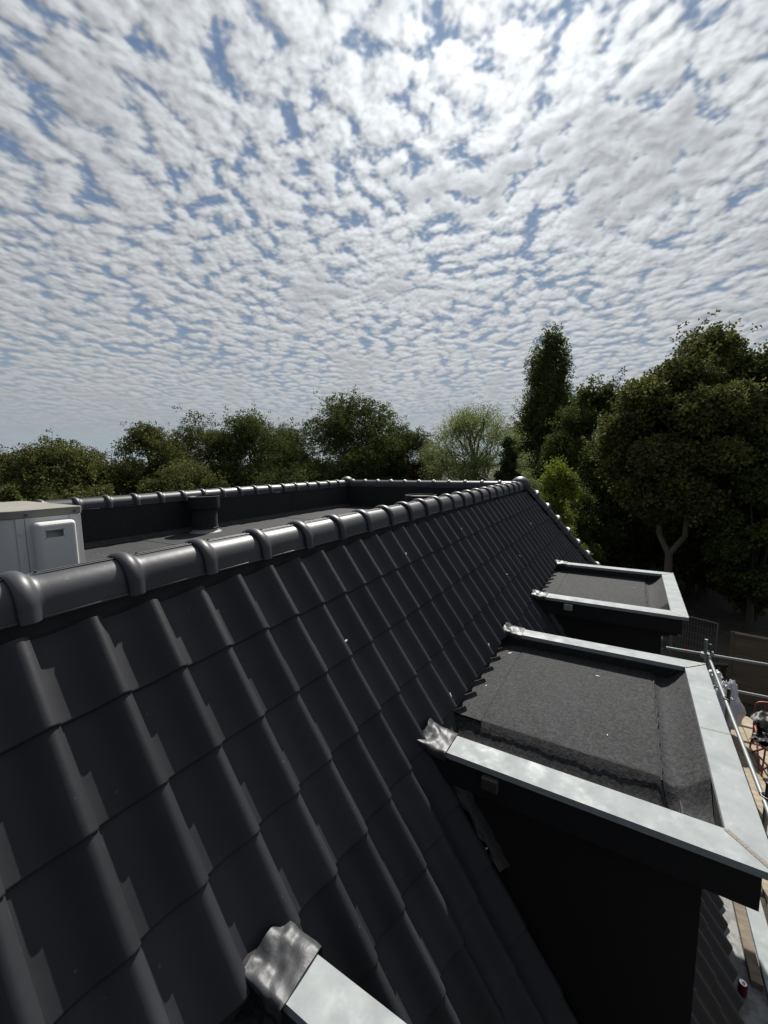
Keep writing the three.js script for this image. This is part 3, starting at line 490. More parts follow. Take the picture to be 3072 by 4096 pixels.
// ---------------------------------------------------------------- scaffold, gutter clutter
const galv = phys({ color: rgb(0.24, 0.25, 0.25), metalness: 0.4, roughness: 0.5, map: rep(zincMap, 0.4), bumpMap: rep(clayBump, 0.2), bumpScale: 0.001 });
const woodTex = texture(512, 512, (u, v) => { const g = pf(u, v, 3, 46, 101, 5), b = pf(u, v, 2, 5, 111, 3); const l = 0.72 + 0.5 * g + 0.25 * b; return [l, l * 0.84, l * 0.64]; }, false);
const timber = (k, u, rx = 0.9, ry = 0.35) => { const t = rep(woodTex, rx, ry); t.offset.set(u, u * 1.7); return std({ color: rgb(0.29 * k, 0.28 * k, 0.265 * k), map: t, roughness: 0.85, bumpMap: rep(woodTex, rx, ry), bumpScale: 0.002 }); };
const PLAT = -4.24;
{
  const S = thing('scaffold', 'galvanised tube scaffold with timber deck along the eaves', 'scaffold', V(1.7, -CAM_H / U, -7));
  const gy = -CAM_H / U, ry = -3.3, xr = 1.245;
  const T = (n, a, b, r = 0.0242, m = galv) => part(S, n, tube(V(...a), V(...b), r, r, 12), m);
  const posts = [[-8.55], [-6.95], [-5.02], [-3.1], [-1.2]];
  for (const [z] of posts) {
    const m = T('standard', [xr + 0.03, gy, z], [xr + 0.03, ry - 0.03, z]);
    const sk = part(S, 'post_spigot', tube(V(xr + 0.03, ry - 0.03, z), V(xr + 0.03, ry + 0.17, z), 0.024, 0.022, 10), M.darkBrownEdge);
    const ring = new THREE.TorusGeometry(0.052, 0.008, 8, 20); ring.rotateX(Math.PI / 2); const c = V(xr + 0.03, ry + 0.03, z); ring.translate(c.x, c.y, c.z); part(S, 'rosette', ring, galv);
    T('standard', [xr + 1.05, gy, z], [xr + 1.05, ry + 0.35, z]);
    T('transom', [xr + 0.03, PLAT - 0.06, z + 0.04], [xr + 1.05, PLAT - 0.06, z + 0.04]);
  }
  for (let i = 0; i + 1 < posts.length; i++) { T('guard_rail', [xr, ry, posts[i][0] + 0.05], [xr, ry, posts[i + 1][0] - 0.05]); T('guard_rail', [xr + 1.08, ry + 0.15, posts[i][0]], [xr + 1.08, ry + 0.15, posts[i + 1][0]]); T('ledger', [xr, PLAT - 0.08, posts[i][0]], [xr, PLAT - 0.08, posts[i + 1][0]]); }
  // end frame across the gable
  T('guard_rail', [0.66, ry - 0.02, -8.52], [3.4, ry + 0.03, -8.5]); T('guard_rail', [0.66, ry - 0.55, -8.5], [3.4, ry - 0.52, -8.48]); T('guard_rail', [0.66, ry - 0.30, -8.47], [1.15, ry - 0.3, -8.47]);
  T('standard', [1.2, gy, -8.44], [1.2, ry + 0.28, -8.44], 0.026); part(S, 'coupler', box(1.14, 1.265, ry - 0.04, ry + 0.04, -8.40, -8.49, 0.01), galv);
  for (const [a, b] of [[-8.45, -8.41]]) part(S, 'red_tape', tube(V(0.93, ry - 0.016, -8.52), V(0.985, ry - 0.015, -8.52), 0.026, 0.026, 12), std({ color: rgb(0.5, 0.06, 0.05), roughness: 0.6 }));
  const rb = rng(55); const lens = [[-8.5, -6.05], [-6.04, -3.6], [-3.59, -1.1]];
  for (const [a, b] of lens) for (let i = 0; i < 5; i++) { const x0 = xr + 0.06 + i * 0.196, j = (rb() - 0.5) * 0.012; part(S, 'deck_board', box(x0, x0 + 0.188, PLAT - 0.045, PLAT + j * 0.5, a + (rb() - 0.5) * 0.06 + 0.03, b - 0.03, 0.004), timber(1.0 + rb() * 0.35, rb(), 0.35, 0.9)); }
}
{ // batten and drink can in the gutter
  const y = -4.2, w = thing('timber_batten', 'weathered wooden batten lying in the eaves gutter', 'plank', V(1.045, y, -4.6));
  part(w, 'batten', box(1.006, 1.083, y, y + 0.055, -3.9, -5.6, 0.003), timber(0.62, 0.3, 0.3, 0.9));
  const b = V(0.937, y, -3.80), c = thing('drink_can', 'dark red drink can standing in the gutter beside the batten', 'can', b), r = 0.033, h = 0.115;
  const L = (pts, m, n) => { const g = new THREE.LatheGeometry(pts.map(([a, q]) => new THREE.Vector2(a, q + b.y)), 32); g.translate(b.x, 0, b.z); part(c, n, g, m); };
  L([[0.001, 0.002], [0.024, 0.0], [r, 0.012], [r, h - 0.014], [r - 0.006, h - 0.002]], phys({ color: rgb(0.13, 0.012, 0.02), roughness: 0.3, metalness: 0.4 }), 'can_body');
  L([[r - 0.006, h - 0.002], [r - 0.008, h], [r - 0.0095, h - 0.004], [0.001, h - 0.005]], phys({ color: rgb(0.75, 0.75, 0.75), roughness: 0.35, metalness: 0.6 }), 'can_lid');
  const tab = new THREE.TorusGeometry(0.008, 0.0022, 8, 20); tab.rotateX(Math.PI / 2); tab.translate(b.x + 0.004, b.y + h - 0.002, b.z); part(c, 'pull_tab', tab, M.darkBrownEdge);
  const tr = thing('zinc_offcut', 'pale folded zinc strip lying on the gutter below the far dormer', 'sheet', V(0.9, -4.1, -8.2)); part(tr, 'sheet', lumpy(box(0.72, 1.0, -4.0, -3.985, -7.7, -8.1), 0.02, 6, 1), M.zinc);
}
{ // red tube trolley with black sheets
  const red = phys({ color: rgb(0.23, 0.07, 0.06), roughness: 0.55, metalness: 0.3 }), base = V(1.93, PLAT, -7.25), B = thing('roof_trolley', 'rusty red tube trolley piled with black sheets on the scaffold deck', 'trolley', base);
  const w = 0.50, d = 0.62, hs = 0.40, hb = 0.80, x0 = base.x - w / 2, x1 = base.x + w / 2, y = base.y, zb = base.z - d / 2, zf = base.z + d / 2, v = (a, b2, c) => new THREE.Vector3(a, b2 + y, c), r = 0.016;
  part(B, 'back_frame', path([v(x0, 0.1, zb), v(x0, hb - 0.12, zb - 0.05), v(x0 + 0.02, hb - 0.03, zb - 0.055), v(x0 + 0.1, hb, zb - 0.06), v(x1 - 0.1, hb, zb - 0.06), v(x1 - 0.02, hb - 0.03, zb - 0.055), v(x1, hb - 0.12, zb - 0.05), v(x1, 0.1, zb)], r, 60, 8), red);
  for (let i = 1; i <= 3; i++) { const x = mix(x0, x1, i / 4); part(B, 'back_bar', tube(v(x, hs, zb - 0.02), v(x, hb - 0.01, zb - 0.058), 0.010), red); }
  for (const hh of [hs + 0.16, hs + 0.02]) part(B, 'back_bar', tube(v(x0, hh, zb - 0.03), v(x1, hh, zb - 0.03), 0.010), red);
  part(B, 'seat_frame', path([v(x0, hs, zb), v(x0, hs, zf), v(x1, hs, zf), v(x1, hs, zb)], r, 40, 8), red);
  for (const x of [x0, x1]) for (const [a, b2] of [[zf, zf + 0.06], [zb, zb - 0.02], [zf - 0.02, zb + 0.1], [zb + 0.05, zf - 0.05]]) part(B, 'leg', tube(v(x, hs, a), v(x + (x === x0 ? -0.03 : 0.03), 0.0, b2), 0.012), red);
  const blk = phys({ color: rgb(0.010, 0.010, 0.011), roughness: 0.5, specularIntensity: 0.6 });
  const S = thing('black_sheet_pile', 'heap of crumpled black sheets lying on the red trolley', 'sheets', new THREE.Vector3(base.x, y + hs + 0.016, base.z));
  for (let k = 0; k < 6; k++) { const g = new THREE.PlaneGeometry(0.56, 0.60, 22, 22); g.rotateX(-Math.PI / 2); const p = g.attributes.position; for (let i = 0; i < p.count; i++) { const x = p.getX(i), z = p.getZ(i); p.setY(i, 0.035 + 0.05 * k + 0.10 * noise(x * 5 + k * 9, z * 5, k) + 0.06 * noise(x * 13, z * 13 + k * 4, k) + 0.10 * (z < 0 ? -z : 0) - (Math.abs(x) > 0.2 ? (Math.abs(x) - 0.2) * 0.7 : 0)); } g.rotateY((k - 2.5) * 0.22); g.computeVertexNormals(); g.translate(base.x, y + hs, base.z); part(S, 'sheet', g, blk); }
}
{ // plastic sack tied to the scaffold
  const c = V(1.42, -3.78, -7.75), g = new THREE.SphereGeometry(1, 40, 30), p = g.attributes.position;
  for (let i = 0; i < p.count; i++) { const x = p.getX(i), yy = p.getY(i), z = p.getZ(i), n = 1 + 0.40 * noise(x * 1.8, yy * 1.8, z * 1.8) + 0.16 * noise(x * 4.5, yy * 4.5, z * 4.5) + 0.07 * noise(x * 11, yy * 11, z * 11), tap = 1 - 0.35 * Math.max(0, yy); p.setXYZ(i, c.x + x * 0.20 * n * tap, c.y + yy * 0.44 * n, c.z + z * 0.20 * n * tap); }
  g.computeVertexNormals();
  const s = thing('plastic_sack', 'crumpled translucent white plastic sack beside the scaffold guard rail', 'sack', new THREE.Vector3(c.x, V(0, PLAT, 0).y, c.z)); part(s, 'sack', g, phys({ color: rgb(0.62, 0.63, 0.67), roughness: 0.35, transmission: 0.25, thickness: 0 }));
  const b2 = new THREE.SphereGeometry(1, 24, 16), q = b2.attributes.position; const c2 = V(1.30, -3.5, -8.1);
  for (let i = 0; i < q.count; i++) { const x = q.getX(i), yy = q.getY(i), z = q.getZ(i), n = 1 + 0.5 * noise(x * 3, yy * 3 + 7, z * 3); q.setXYZ(i, c2.x + x * 0.10 * n, c2.y + yy * 0.12 * n, c2.z + z * 0.12 * n); } b2.computeVertexNormals(); part(s, 'knot', b2, s.children[0].material);
}

// ---------------------------------------------------------------- yard: fence, shed, red roofed house, far shore
{
  const D = 18.6, pA = groundUnder(2735, D + 0.2), pB = groundUnder(2925, D - 0.2), dir = pB.clone().sub(pA), tubeM = phys({ color: rgb(0.16, 0.17, 0.18), metalness: 0.5, roughness: 0.5 });
  const fences = [[pA, pB], [pA.clone().addScaledVector(dir, -1.03), pA.clone().addScaledVector(dir, -0.03)]];
  fences.forEach(([a, b], k) => {
    const f = thing('site_fence', k ? 'grey mesh fence panel mostly behind the far dormer' : 'grey tube and mesh fence panel beside the timber hoarding', 'fence', a.clone().add(b).multiplyScalar(0.5)), up = (p, h) => p.clone().setY(h), H = 2.15;
    for (const h of [0.12, H]) part(f, 'rail', tube(up(a, h), up(b, h), 0.022), tubeM);
    for (const p of [a, b]) part(f, 'post', tube(up(p, 0), up(p, H + 0.01), 0.024), tubeM);
    for (let i = 1; i < 16; i++) { const p = a.clone().lerp(b, i / 16); part(f, 'mesh_wire', tube(up(p, 0.12), up(p, H), 0.004, 0.004, 5), tubeM); }
    for (let i = 1; i < 7; i++) part(f, 'mesh_wire', tube(up(a, 0.12 + i * 0.29), up(b, 0.12 + i * 0.29), 0.004, 0.004, 5), tubeM);
    for (const p of [a, b]) part(f, 'foot', boxM(p.x - 0.3, p.x + 0.3, 0, 0.12, p.z - 0.11, p.z + 0.11, 0.03), M.blackBoard);
  });
  // tan timber hoarding
  const q = groundUnder(2996, 17.2), yaw = -0.16, s = thing('timber_hoarding', 'tan panelled timber hoarding in the yard behind the scaffold', 'hoarding', q); s.rotation.y = yaw;
  const lp = (n, g, m) => { const me = new THREE.Mesh(g, m); me.name = n; me.castShadow = me.receiveShadow = true; s.add(me); return me; };
  const tan = timber(0.50, 0.5, 2.2, 1.3), tan2 = timber(0.42, 0.1, 1, 1);
  for (let i = 0; i < 3; i++) { lp('panel', boxM(0.02 + i * 1.22, 1.23 + i * 1.22, 0.05, 2.3, -0.03, 0), tan); lp('post', boxM(0.55 + i * 1.22, 0.64 + i * 1.22, 0, 2.25, -0.12, -0.031), tan2); }
  lp('post', boxM(-0.08, 0.018, 0, 2.36, -0.08, 0.03), tan2); lp('cap_board', boxM(0.02, 3.66, 2.301, 2.345, -0.09, 0.05), timber(0.8, 0.2));
  // pallets against the fence
  const pb = groundUnder(2955, 17.9), pl = thing('pallet', 'grey wooden pallet leaning between the fence and the hoarding', 'pallet', pb); pl.rotation.set(0.25, 0.2, 0); const pm = timber(0.35, 0.7);
  for (let i = 0; i < 5; i++) { const me = new THREE.Mesh(boxM(-0.5 + i * 0.22, -0.36 + i * 0.22, 0, 1.0, 0, 0.02), pm); me.name = 'slat'; pl.add(me); } for (let i = 0; i < 3; i++) { const me = new THREE.Mesh(boxM(-0.5, 0.52, i * 0.45, i * 0.45 + 0.1, -0.1, -0.001), pm); me.name = 'bearer'; pl.add(me); }
}
{ // house with a red pantile roof glimpsed between the trees
  const c = groundUnder(2385, 33), h = thing('red_roofed_house', 'low house with orange-red tiled roof glimpsed through the trees', 'house', c); h.rotation.y = 0.35;
  const lp = (n, g, m, p = h) => { const me = new THREE.Mesh(g, m); me.name = n; me.castShadow = me.receiveShadow = true; p.add(me); return me; };
  lp('wall', boxM(-3.2, 3.2, 0, 2.6, -2.5, 2.5), std({ color: rgb(0.34, 0.27, 0.2), roughness: 0.9 }));
  const red = [0.9, 1, 1.15].map((k) => std({ color: rgb(0.34 * k, 0.13 * k, 0.075 * k), roughness: 0.8 })), tg = new THREE.CylinderGeometry(0.12, 0.13, 0.44, 8, 1, true, -Math.PI / 2, Math.PI); tg.rotateX(0);
  const base = lp('roof', (() => { const s = new THREE.Shape([[-2.9, 2.55], [2.9, 2.55], [0, 4.6]].map(([x, y]) => new THREE.Vector2(x, y))); const g = new THREE.ExtrudeGeometry(s, { depth: 6.8, bevelEnabled: false }); g.translate(0, 0, -3.4); g.rotateY(Math.PI / 2); return uvBox(g); })(), red[0]);
  const r = rng(8), pitch = Math.atan2(2.05, 2.9); for (let i = 0; i < 5; i++) for (let j = 0; j < 26; j++) { const me = new THREE.Mesh(tg, red[Math.floor(r() * 3)]); me.name = 'pantile'; const t = (i + 0.5) / 8; me.position.set(-3.3 + j * 0.26, 4.6 - 2.05 * t + 0.03, 2.9 * t + 0.02); me.rotation.x = Math.PI / 2 - (Math.PI - pitch) + Math.PI; me.rotation.order = 'XYZ'; me.rotation.set(-(Math.PI / 2 - pitch) , 0, 0); base.add(me); }
}
{ // far shore: low wood and a flat-roofed block with a mast
  const D = 930, pts = [], r = rng(77), rows = [[], []]; const mk = std({ color: rgb(0.075, 0.085, 0.035), roughness: 1 });
  const geos = []; for (let i = 0; i < 150; i++) { const p = groundUnder(-400 + i * 20, D + 40 * r()), h = 6 + 7 * r(); const g = new THREE.IcosahedronGeometry(1, 2), q = g.attributes.position; for (let j = 0; j < q.count; j++) { const k = 1 + 0.3 * noise(q.getX(j) * 2 + i, q.getY(j) * 2, q.getZ(j) * 2); q.setXYZ(j, p.x + q.getX(j) * k * 13, Math.max(-0.5, q.getY(j) * k * h), p.z + q.getZ(j) * k * 13); } g.computeVertexNormals(); geos.push(g); }
  const wood = new THREE.Mesh(mergeGeometries(geos), mk); wood.name = 'far_wood'; wood.userData = { label: 'low distant wood along the far shore of the lake', category: 'wood', kind: 'stuff' }; scene.add(wood);
  const b = groundUnder(440, 860), o = thing('far_block', 'distant pale flat-roofed block with a mast on the far shore', 'building', b); o.rotation.y = 0.5;
  const lp = (n, g, m) => { const me = new THREE.Mesh(g, m); me.name = n; o.add(me); }; const pale = std({ color: rgb(0.30, 0.29, 0.29), roughness: 0.9 });
  lp('wall', boxM(-26, 22, 0, 13, -8, 8), pale); lp('upper_storey', boxM(6, 16, 13.01, 22, -5, 5), pale); lp('roof', boxM(-27, 23, 13.01, 13.6, -9, -8.01), pale); lp('mast', tube(new THREE.Vector3(4, 13, 0), new THREE.Vector3(4, 34, 0), 0.7, 0.5, 8), mk);
}

// ---------------------------------------------------------------- trees
const barkT = texture(256, 512, (u, v) => { const a = pf(u, v, 14, 5, 131, 4); const l = 0.75 + 0.6 * a; return [l, l * 0.95, l * 0.88]; }, false);
const bark = (k) => std({ color: rgb(0.15 * k, 0.135 * k, 0.115 * k), map: rep(barkT, 0.8, 1.6), roughness: 0.95, bumpMap: rep(barkT, 0.5, 1), bumpScale: 0.02 });
const BARK = [bark(0.45), bark(0.8), bark(1.35)];
function leafCluster(seed, n, spread, size, flat) {
  const r = rng(seed), pos = [], nor = [], uv = [];
  for (let i = 0; i < n; i++) {
    const c = new THREE.Vector3(r() - 0.5, (r() - 0.5) * flat, r() - 0.5).multiplyScalar(2 * spread), d = new THREE.Vector3(r() - 0.5, r() - 0.65, r() - 0.5).normalize(), s = new THREE.Vector3(r() - 0.5, r() - 0.5, r() - 0.5).cross(d).normalize(), l = size * (0.7 + 0.6 * r()), w = l * 0.36, nn = d.clone().cross(s);
    const a = c.clone(), b = c.clone().addScaledVector(d, l * 0.45).addScaledVector(s, w).addScaledVector(nn, l * 0.06), e = c.clone().addScaledVector(d, l).addScaledVector(nn, -l * 0.08), f = c.clone().addScaledVector(d, l * 0.45).addScaledVector(s, -w).addScaledVector(nn, l * 0.06);
    for (const t of [[a, b, e], [a, e, f]]) { const N = t[1].clone().sub(t[0]).cross(t[2].clone().sub(t[0])).normalize(); for (const p of t) { pos.push(p.x, p.y, p.z); nor.push(N.x, N.y, N.z); uv.push(0, 0); } }
  }
  const g = new THREE.BufferGeometry(); g.setAttribute('position', new THREE.Float32BufferAttribute(pos, 3)); g.setAttribute('normal', new THREE.Float32BufferAttribute(nor, 3)); g.setAttribute('uv', new THREE.Float32BufferAttribute(uv, 2)); return g;
}
const CL = { mid: leafCluster(1, 12, 0.26, 0.17, 0.8), small: leafCluster(2, 14, 0.22, 0.11, 0.8), sparse: leafCluster(3, 7, 0.26, 0.12, 1), needle: leafCluster(4, 18, 0.22, 0.16, 0.5) };
const leafM = (trans = 0.35) => phys({ color: 0xffffff, roughness: 0.75, transmission: trans, thickness: 0, specularIntensity: 0.18 });
const LEAF = leafM(0.38), LEAFLIGHT = leafM(0.46), NEEDLE = leafM(0.1);
function limb(a, b, r0, r1, bend, r) {          // bent tapered limb
  const m = a.clone().lerp(b, 0.5).add(new THREE.Vector3((r() - 0.5) * bend, (r() - 0.2) * bend, (r() - 0.5) * bend)), c = new THREE.CatmullRomCurve3([a, m, b]), N = 6, S = 6, rows = [];
  for (let i = 0; i <= N; i++) { const t = i / N, p = c.getPoint(t), d = c.getTangent(t), x = new THREE.Vector3(0.3, 0.1, 1).cross(d).normalize(), y = d.clone().cross(x), rad = mix(r0, r1, t), row = []; for (let j = 0; j <= S; j++) { const q = j / S * Math.PI * 2; row.push(p.clone().addScaledVector(x, Math.cos(q) * rad).addScaledVector(y, Math.sin(q) * rad)); } rows.push(row); }
  return quadStrip(rows);
}
// o: px, D (metres to the trunk), top (px y), half (px), hb crown base fraction, kind, n clusters, tone
function tree(o) {
  o.n = Math.round(o.n * 1.35);
  const r = rng(o.seed), b = groundUnder(o.px, o.D), H = heightAt(o.px, o.top, o.D), R = o.D * 0.5 * pixelDir(o.px - o.half, 1860).angleTo(pixelDir(o.px + o.half, 1860)) * (o.wide ?? 1), t = thing(o.name ?? 'tree', o.label, o.cat ?? 'tree', b, o.group);
  const hb = H * (o.hb ?? 0.25), cy = (H + hb) / 2, ry = (H - hb) / 2, blobs = [], wood = [];
  const tr = o.tr ?? Math.max(0.12, H * 0.018), leafy = o.leaf ?? CL.mid, lean = new THREE.Vector3((r() - 0.5) * 0.5, 0, (r() - 0.5) * 0.5);
  const L = (x, y, z) => new THREE.Vector3(x, y, z);
  if (o.kind === 'poplar') {
    const env = (h) => { const k = (h - hb) / (H - hb); return R * (k < 0.22 ? mix(0.7, 1, k / 0.22) : k < 0.8 ? mix(1, 0.54, (k - 0.22) / 0.58) : 0.54 * Math.sqrt(Math.max(0.05, 1 - ((k - 0.8) / 0.22) ** 2))); };
    for (let i = 0; i < 90; i++) { const k = Math.pow(r(), 0.9), h = mix(hb, H * 0.965, k), e = env(h), a = r() * 6.283, q = Math.sqrt(r()) * 0.72; blobs.push([L(Math.cos(a) * e * q, h, Math.sin(a) * e * q), Math.max(0.35, e * 0.30), Math.max(0.9, e * 0.85)]); }
    for (let i = 0; i < 26; i++) { const a = r() * 6.283, h0 = mix(H * 0.08, H * 0.5, r()), h1 = Math.min(H * 0.95, h0 + H * (0.25 + 0.2 * r())), e = env(h1) * 0.7; wood.push(limb(L(0, h0, 0), L(Math.cos(a) * e, h1, Math.sin(a) * e), tr * 0.4, 0.02, 0.6, r)); }
    wood.push(limb(L(0, -0.1, 0), L(0, H * 0.9, 0), tr, 0.03, 0.3, r));
  } else if (o.kind === 'conifer') {
    for (let i = 0; i < 120; i++) { const k = 1 - Math.pow(r(), 0.7), h = mix(hb, H * 0.97, k), e = R * (1 - k) * 1.0 + 0.1, a = r() * 6.283, q = 0.35 + 0.65 * r(); blobs.push([L(Math.cos(a) * e * q, h - q * e * 0.18, Math.sin(a) * e * q), 0.28 + e * 0.16, 0.16 + e * 0.07]); }
    wood.push(limb(L(0, -0.1, 0), L(0, H * 0.96, 0), tr, 0.03, 0.1, r));
  } else {
    const nb = Math.round((o.nb ?? 22) * 1.5), main = [];
    if (o.fork) { for (const [dx, fh, dz, rr2] of o.fork) { const a = L(0, o.forkH, 0), m = L(dx * 0.55, o.forkH + (fh - o.forkH) * 0.25, dz * 0.5), e = L(dx, fh, dz); wood.push(limb(a, m, rr2, rr2 * 0.92, 0.12, r)); wood.push(limb(m, e, rr2 * 0.92, rr2 * 0.5, 0.5, r)); main.push(e); } wood.push(limb(L(0, -0.1, 0), L(0, o.forkH + 0.12, 0), tr, tr * 0.86, 0.08, r)); }
    else { const e = L(lean.x, H * 0.62, lean.z); wood.push(limb(L(0, -0.1, 0), e, tr, tr * 0.45, 0.4, r)); main.push(e, L(0, hb, 0)); }
    for (let i = 0; i < nb; i++) {
      const a = r() * 6.283, u = r() * 2 - 1, q = 0.45 + 0.5 * Math.cbrt(r()), c = Math.sqrt(1 - u * u), rb = (0.19 + 0.20 * r() * r()) * Math.min(R, ry) * (o.blob ?? 1) * 1.1;
      const p = L(Math.cos(a) * c * q * Math.max(0.1, R - rb * 0.6), cy + u * q * Math.max(0.1, ry - rb * 0.6), Math.sin(a) * c * q * Math.max(0.1, R - rb * 0.6)); blobs.push([p, rb * 1.15, rb * 0.85]);
      const from = main[Math.floor(r() * main.length)].clone().lerp(L(0, p.y * 0.6, 0), 0.25); if (!o.fork || i % 4 === 0) wood.push(limb(from, p, tr * 0.28, 0.02, R * 0.18, r));
      if (o.twigs) for (let k = 0; k < o.twigs; k++) { const e = p.clone().add(L((r() - 0.5) * rb * 2.4, (r() - 0.25) * rb * 2, (r() - 0.5) * rb * 2.4)); wood.push(limb(p.clone().lerp(from, 0.3 * r()), e, 0.035, 0.008, rb * 0.3, r)); }
    }
    blobs.push([L(0, H - ry * 0.25, 0), R * 0.34, ry * 0.25]);
  }
  const wm = mergeGeometries(wood); wm.translate(b.x, 0, b.z); part(t, 'trunk', wm, BARK[o.bark ?? 0]);
  // leaves: clumps near the surface of every bough
  const tot = blobs.reduce((s, q) => s + q[1] * q[1], 0), inst = new THREE.InstancedMesh(leafy, o.mat ?? LEAF, o.n), mx = new THREE.Matrix4(), Q = new THREE.Quaternion(), E = new THREE.Euler(), col = new THREE.Color(); let i = 0;
  const [c0, c1] = o.tone; const sc = (o.scale ?? 1) * 0.82;
  for (let k = 0; k < blobs.length; k++) {
    const [p, rh, rv] = blobs[k], m = k === blobs.length - 1 ? o.n - i : Math.min(o.n - i, Math.round(o.n * rh * rh / tot)), tk = 0.75 + 0.5 * r();
    for (let j = 0; j < m; j++) {
      const a = r() * 6.283, u = r() * 2 - 1, c = Math.sqrt(1 - u * u), s = Math.pow(r(), 0.40) * (1 + 0.55 * noise(p.x + Math.cos(a) * 2.2, p.y + u * 2.6, k + Math.sin(a) * 2.2)), stray = r() < 0.16 ? 1.1 + 0.5 * r() : 1;
      E.set(r() * 6.28, r() * 6.28, r() * 6.28); Q.setFromEuler(E); const q = sc * (0.7 + 0.6 * r());
      mx.compose(L(p.x + Math.cos(a) * c * s * rh * stray, Math.max(0.15, p.y + u * s * rv * stray), p.z + Math.sin(a) * c * s * rh * stray), Q, L(q, q, q)); inst.setMatrixAt(i, mx);
      const v = r(), kk = tk * (0.8 + 0.4 * r()); col.setRGB(mix(c0[0], c1[0], v) * kk, mix(c0[1], c1[1], v) * kk, mix(c0[2], c1[2], v) * kk); inst.setColorAt(i, col); i++;
    }
  }
  inst.count = i; inst.name = 'crown'; inst.userData.kind = 'stuff'; inst.castShadow = inst.receiveShadow = true; t.add(inst); return t;
}
const tone = (k, ...c) => c.map((v) => v.map((x) => x * k));
const OAK = tone(1.08, [0.045, 0.06, 0.014], [0.10, 0.125, 0.03]), OLIVE = tone(1.1, [0.06, 0.072, 0.018], [0.135, 0.14, 0.04]), DARK = tone(1.1, [0.03, 0.045, 0.018], [0.06, 0.085, 0.03]), PALE = [[0.16, 0.20, 0.07], [0.30, 0.34, 0.14]], LIME = [[0.12, 0.155, 0.022], [0.20, 0.235, 0.035]], RUST = [[0.10, 0.06, 0.03], [0.14, 0.10, 0.04]];
const far = 'trees along the lake shore beyond the flat roof', wood = 'trees of the wood behind the yard';
tree({ seed: 11, px: 225, D: 46, top: 1752, half: 245, hb: 0.10, n: 6500, nb: 40, tone: OLIVE, label: 'broad dome-shaped olive tree beyond the air conditioner', group: far, wide: 1.28 });
tree({ seed: 12, px: 0, D: 52, top: 1806, half: 150, hb: 0.06, n: 2400, tone: OAK, label: 'small dark tree beside the broad dome-shaped tree, away from the gap', group: far, wide: 1.28 });
tree({ seed: 13, px: 20, D: 30, top: 1945, half: 90, hb: 0.05, n: 1300, nb: 12, tone: OLIVE, name: 'shrub', cat: 'shrub', label: 'low brownish shrub under the broad dome-shaped tree' });
tree({ seed: 14, px: 600, D: 47, top: 1692, half: 165, hb: 0.06, n: 4600, nb: 30, tone: OLIVE, label: 'olive tree at the edge of the gap with the distant view', group: far, wide: 1.28 });
tree({ seed: 15, px: 800, D: 50, top: 1650, half: 160, hb: 0.06, n: 4200, nb: 28, tone: OLIVE, label: 'yellowish olive tree with rounded top in the tree row', group: far, wide: 1.28 });
tree({ seed: 16, px: 1015, D: 47, top: 1644, half: 180, hb: 0.06, n: 5000, nb: 30, tone: OAK, label: 'dark green tree with a small pointed top in the tree row', group: far, wide: 1.28 });
tree({ seed: 17, px: 1150, D: 52, top: 1688, half: 140, hb: 0.06, n: 3000, tone: OAK, label: 'lower dark tree filling the dip before the tallest of the row', group: far, wide: 1.28 });
tree({ seed: 18, px: 1385, D: 45, top: 1570, half: 225, hb: 0.06, n: 8000, nb: 46, blob: 0.85, tone: OAK, label: 'tallest and widest dark green tree of the row beyond the far ridge', group: far, wide: 1.28 });
tree({ seed: 19, px: 1580, D: 47, top: 1668, half: 150, hb: 0.05, n: 4000, nb: 30, tone: OAK, label: 'green tree sloping down towards the pale feathery tree', group: far, wide: 1.28 });
tree({ seed: 20, px: 1695, D: 44, top: 1785, half: 70, hb: 0.05, n: 1100, nb: 14, tone: RUST, name: 'shrub', cat: 'shrub', label: 'reddish brown shrub between the tree row and the pale feathery tree' });
tree({ seed: 21, px: 1900, D: 40, top: 1612, half: 195, hb: 0.06, n: 8000, nb: 56, blob: 0.8, twigs: 4, tone: PALE, leaf: CL.sparse, mat: LEAFLIGHT, bark: 1, label: 'pale feathery tree with thin see-through crown', group: far, wide: 1.28 });
tree({ seed: 22, px: 2035, D: 36, top: 1725, half: 120, hb: 0.02, n: 4200, kind: 'conifer', tone: DARK, leaf: CL.needle, mat: NEEDLE, name: 'conifer', label: 'dark conifer in front of the pale feathery tree' });
tree({ seed: 23, px: 2178, D: 48, top: 1345, half: 128, hb: 0.08, n: 12500, kind: 'poplar', tone: tone(1.15, ...OAK), name: 'poplar', label: 'tall narrow poplar rising above all the others', tr: 0.4, wide: 1.5 });
tree({ seed: 24, px: 2390, D: 36, top: 1510, half: 190, hb: 0.12, n: 5200, nb: 40, blob: 0.75, twigs: 2, tone: OAK, label: 'open-crowned tree between the poplar and the great tree', group: wood, wide: 1.3 });
tree({ seed: 25, px: 2225, D: 21, top: 1838, half: 135, hb: 0.12, n: 4200, nb: 24, tone: LIME, leaf: CL.small, mat: LEAFLIGHT, name: 'lime_green_tree', label: 'bright yellow-green small tree just past the hip' });
tree({ seed: 26, px: 2700, D: 25.5, top: 1440, half: 290, hb: 0.36, n: 13000, nb: 44, blob: 0.9, tone: OLIVE, bark: 2, tr: 0.21, forkH: 3.1, fork: [[-0.85, 7.4, -0.3, 0.15], [1.1, 7.2, 0.3, 0.15]], label: 'great leafy tree with a pale forked trunk', group: wood, wide: 1.12 });
tree({ seed: 41, px: 2460, D: 31, top: 1690, half: 170, hb: 0.06, n: 5000, nb: 28, tone: OAK, label: 'mid-height tree beneath the open-crowned tree', group: wood, wide: 1.2 });
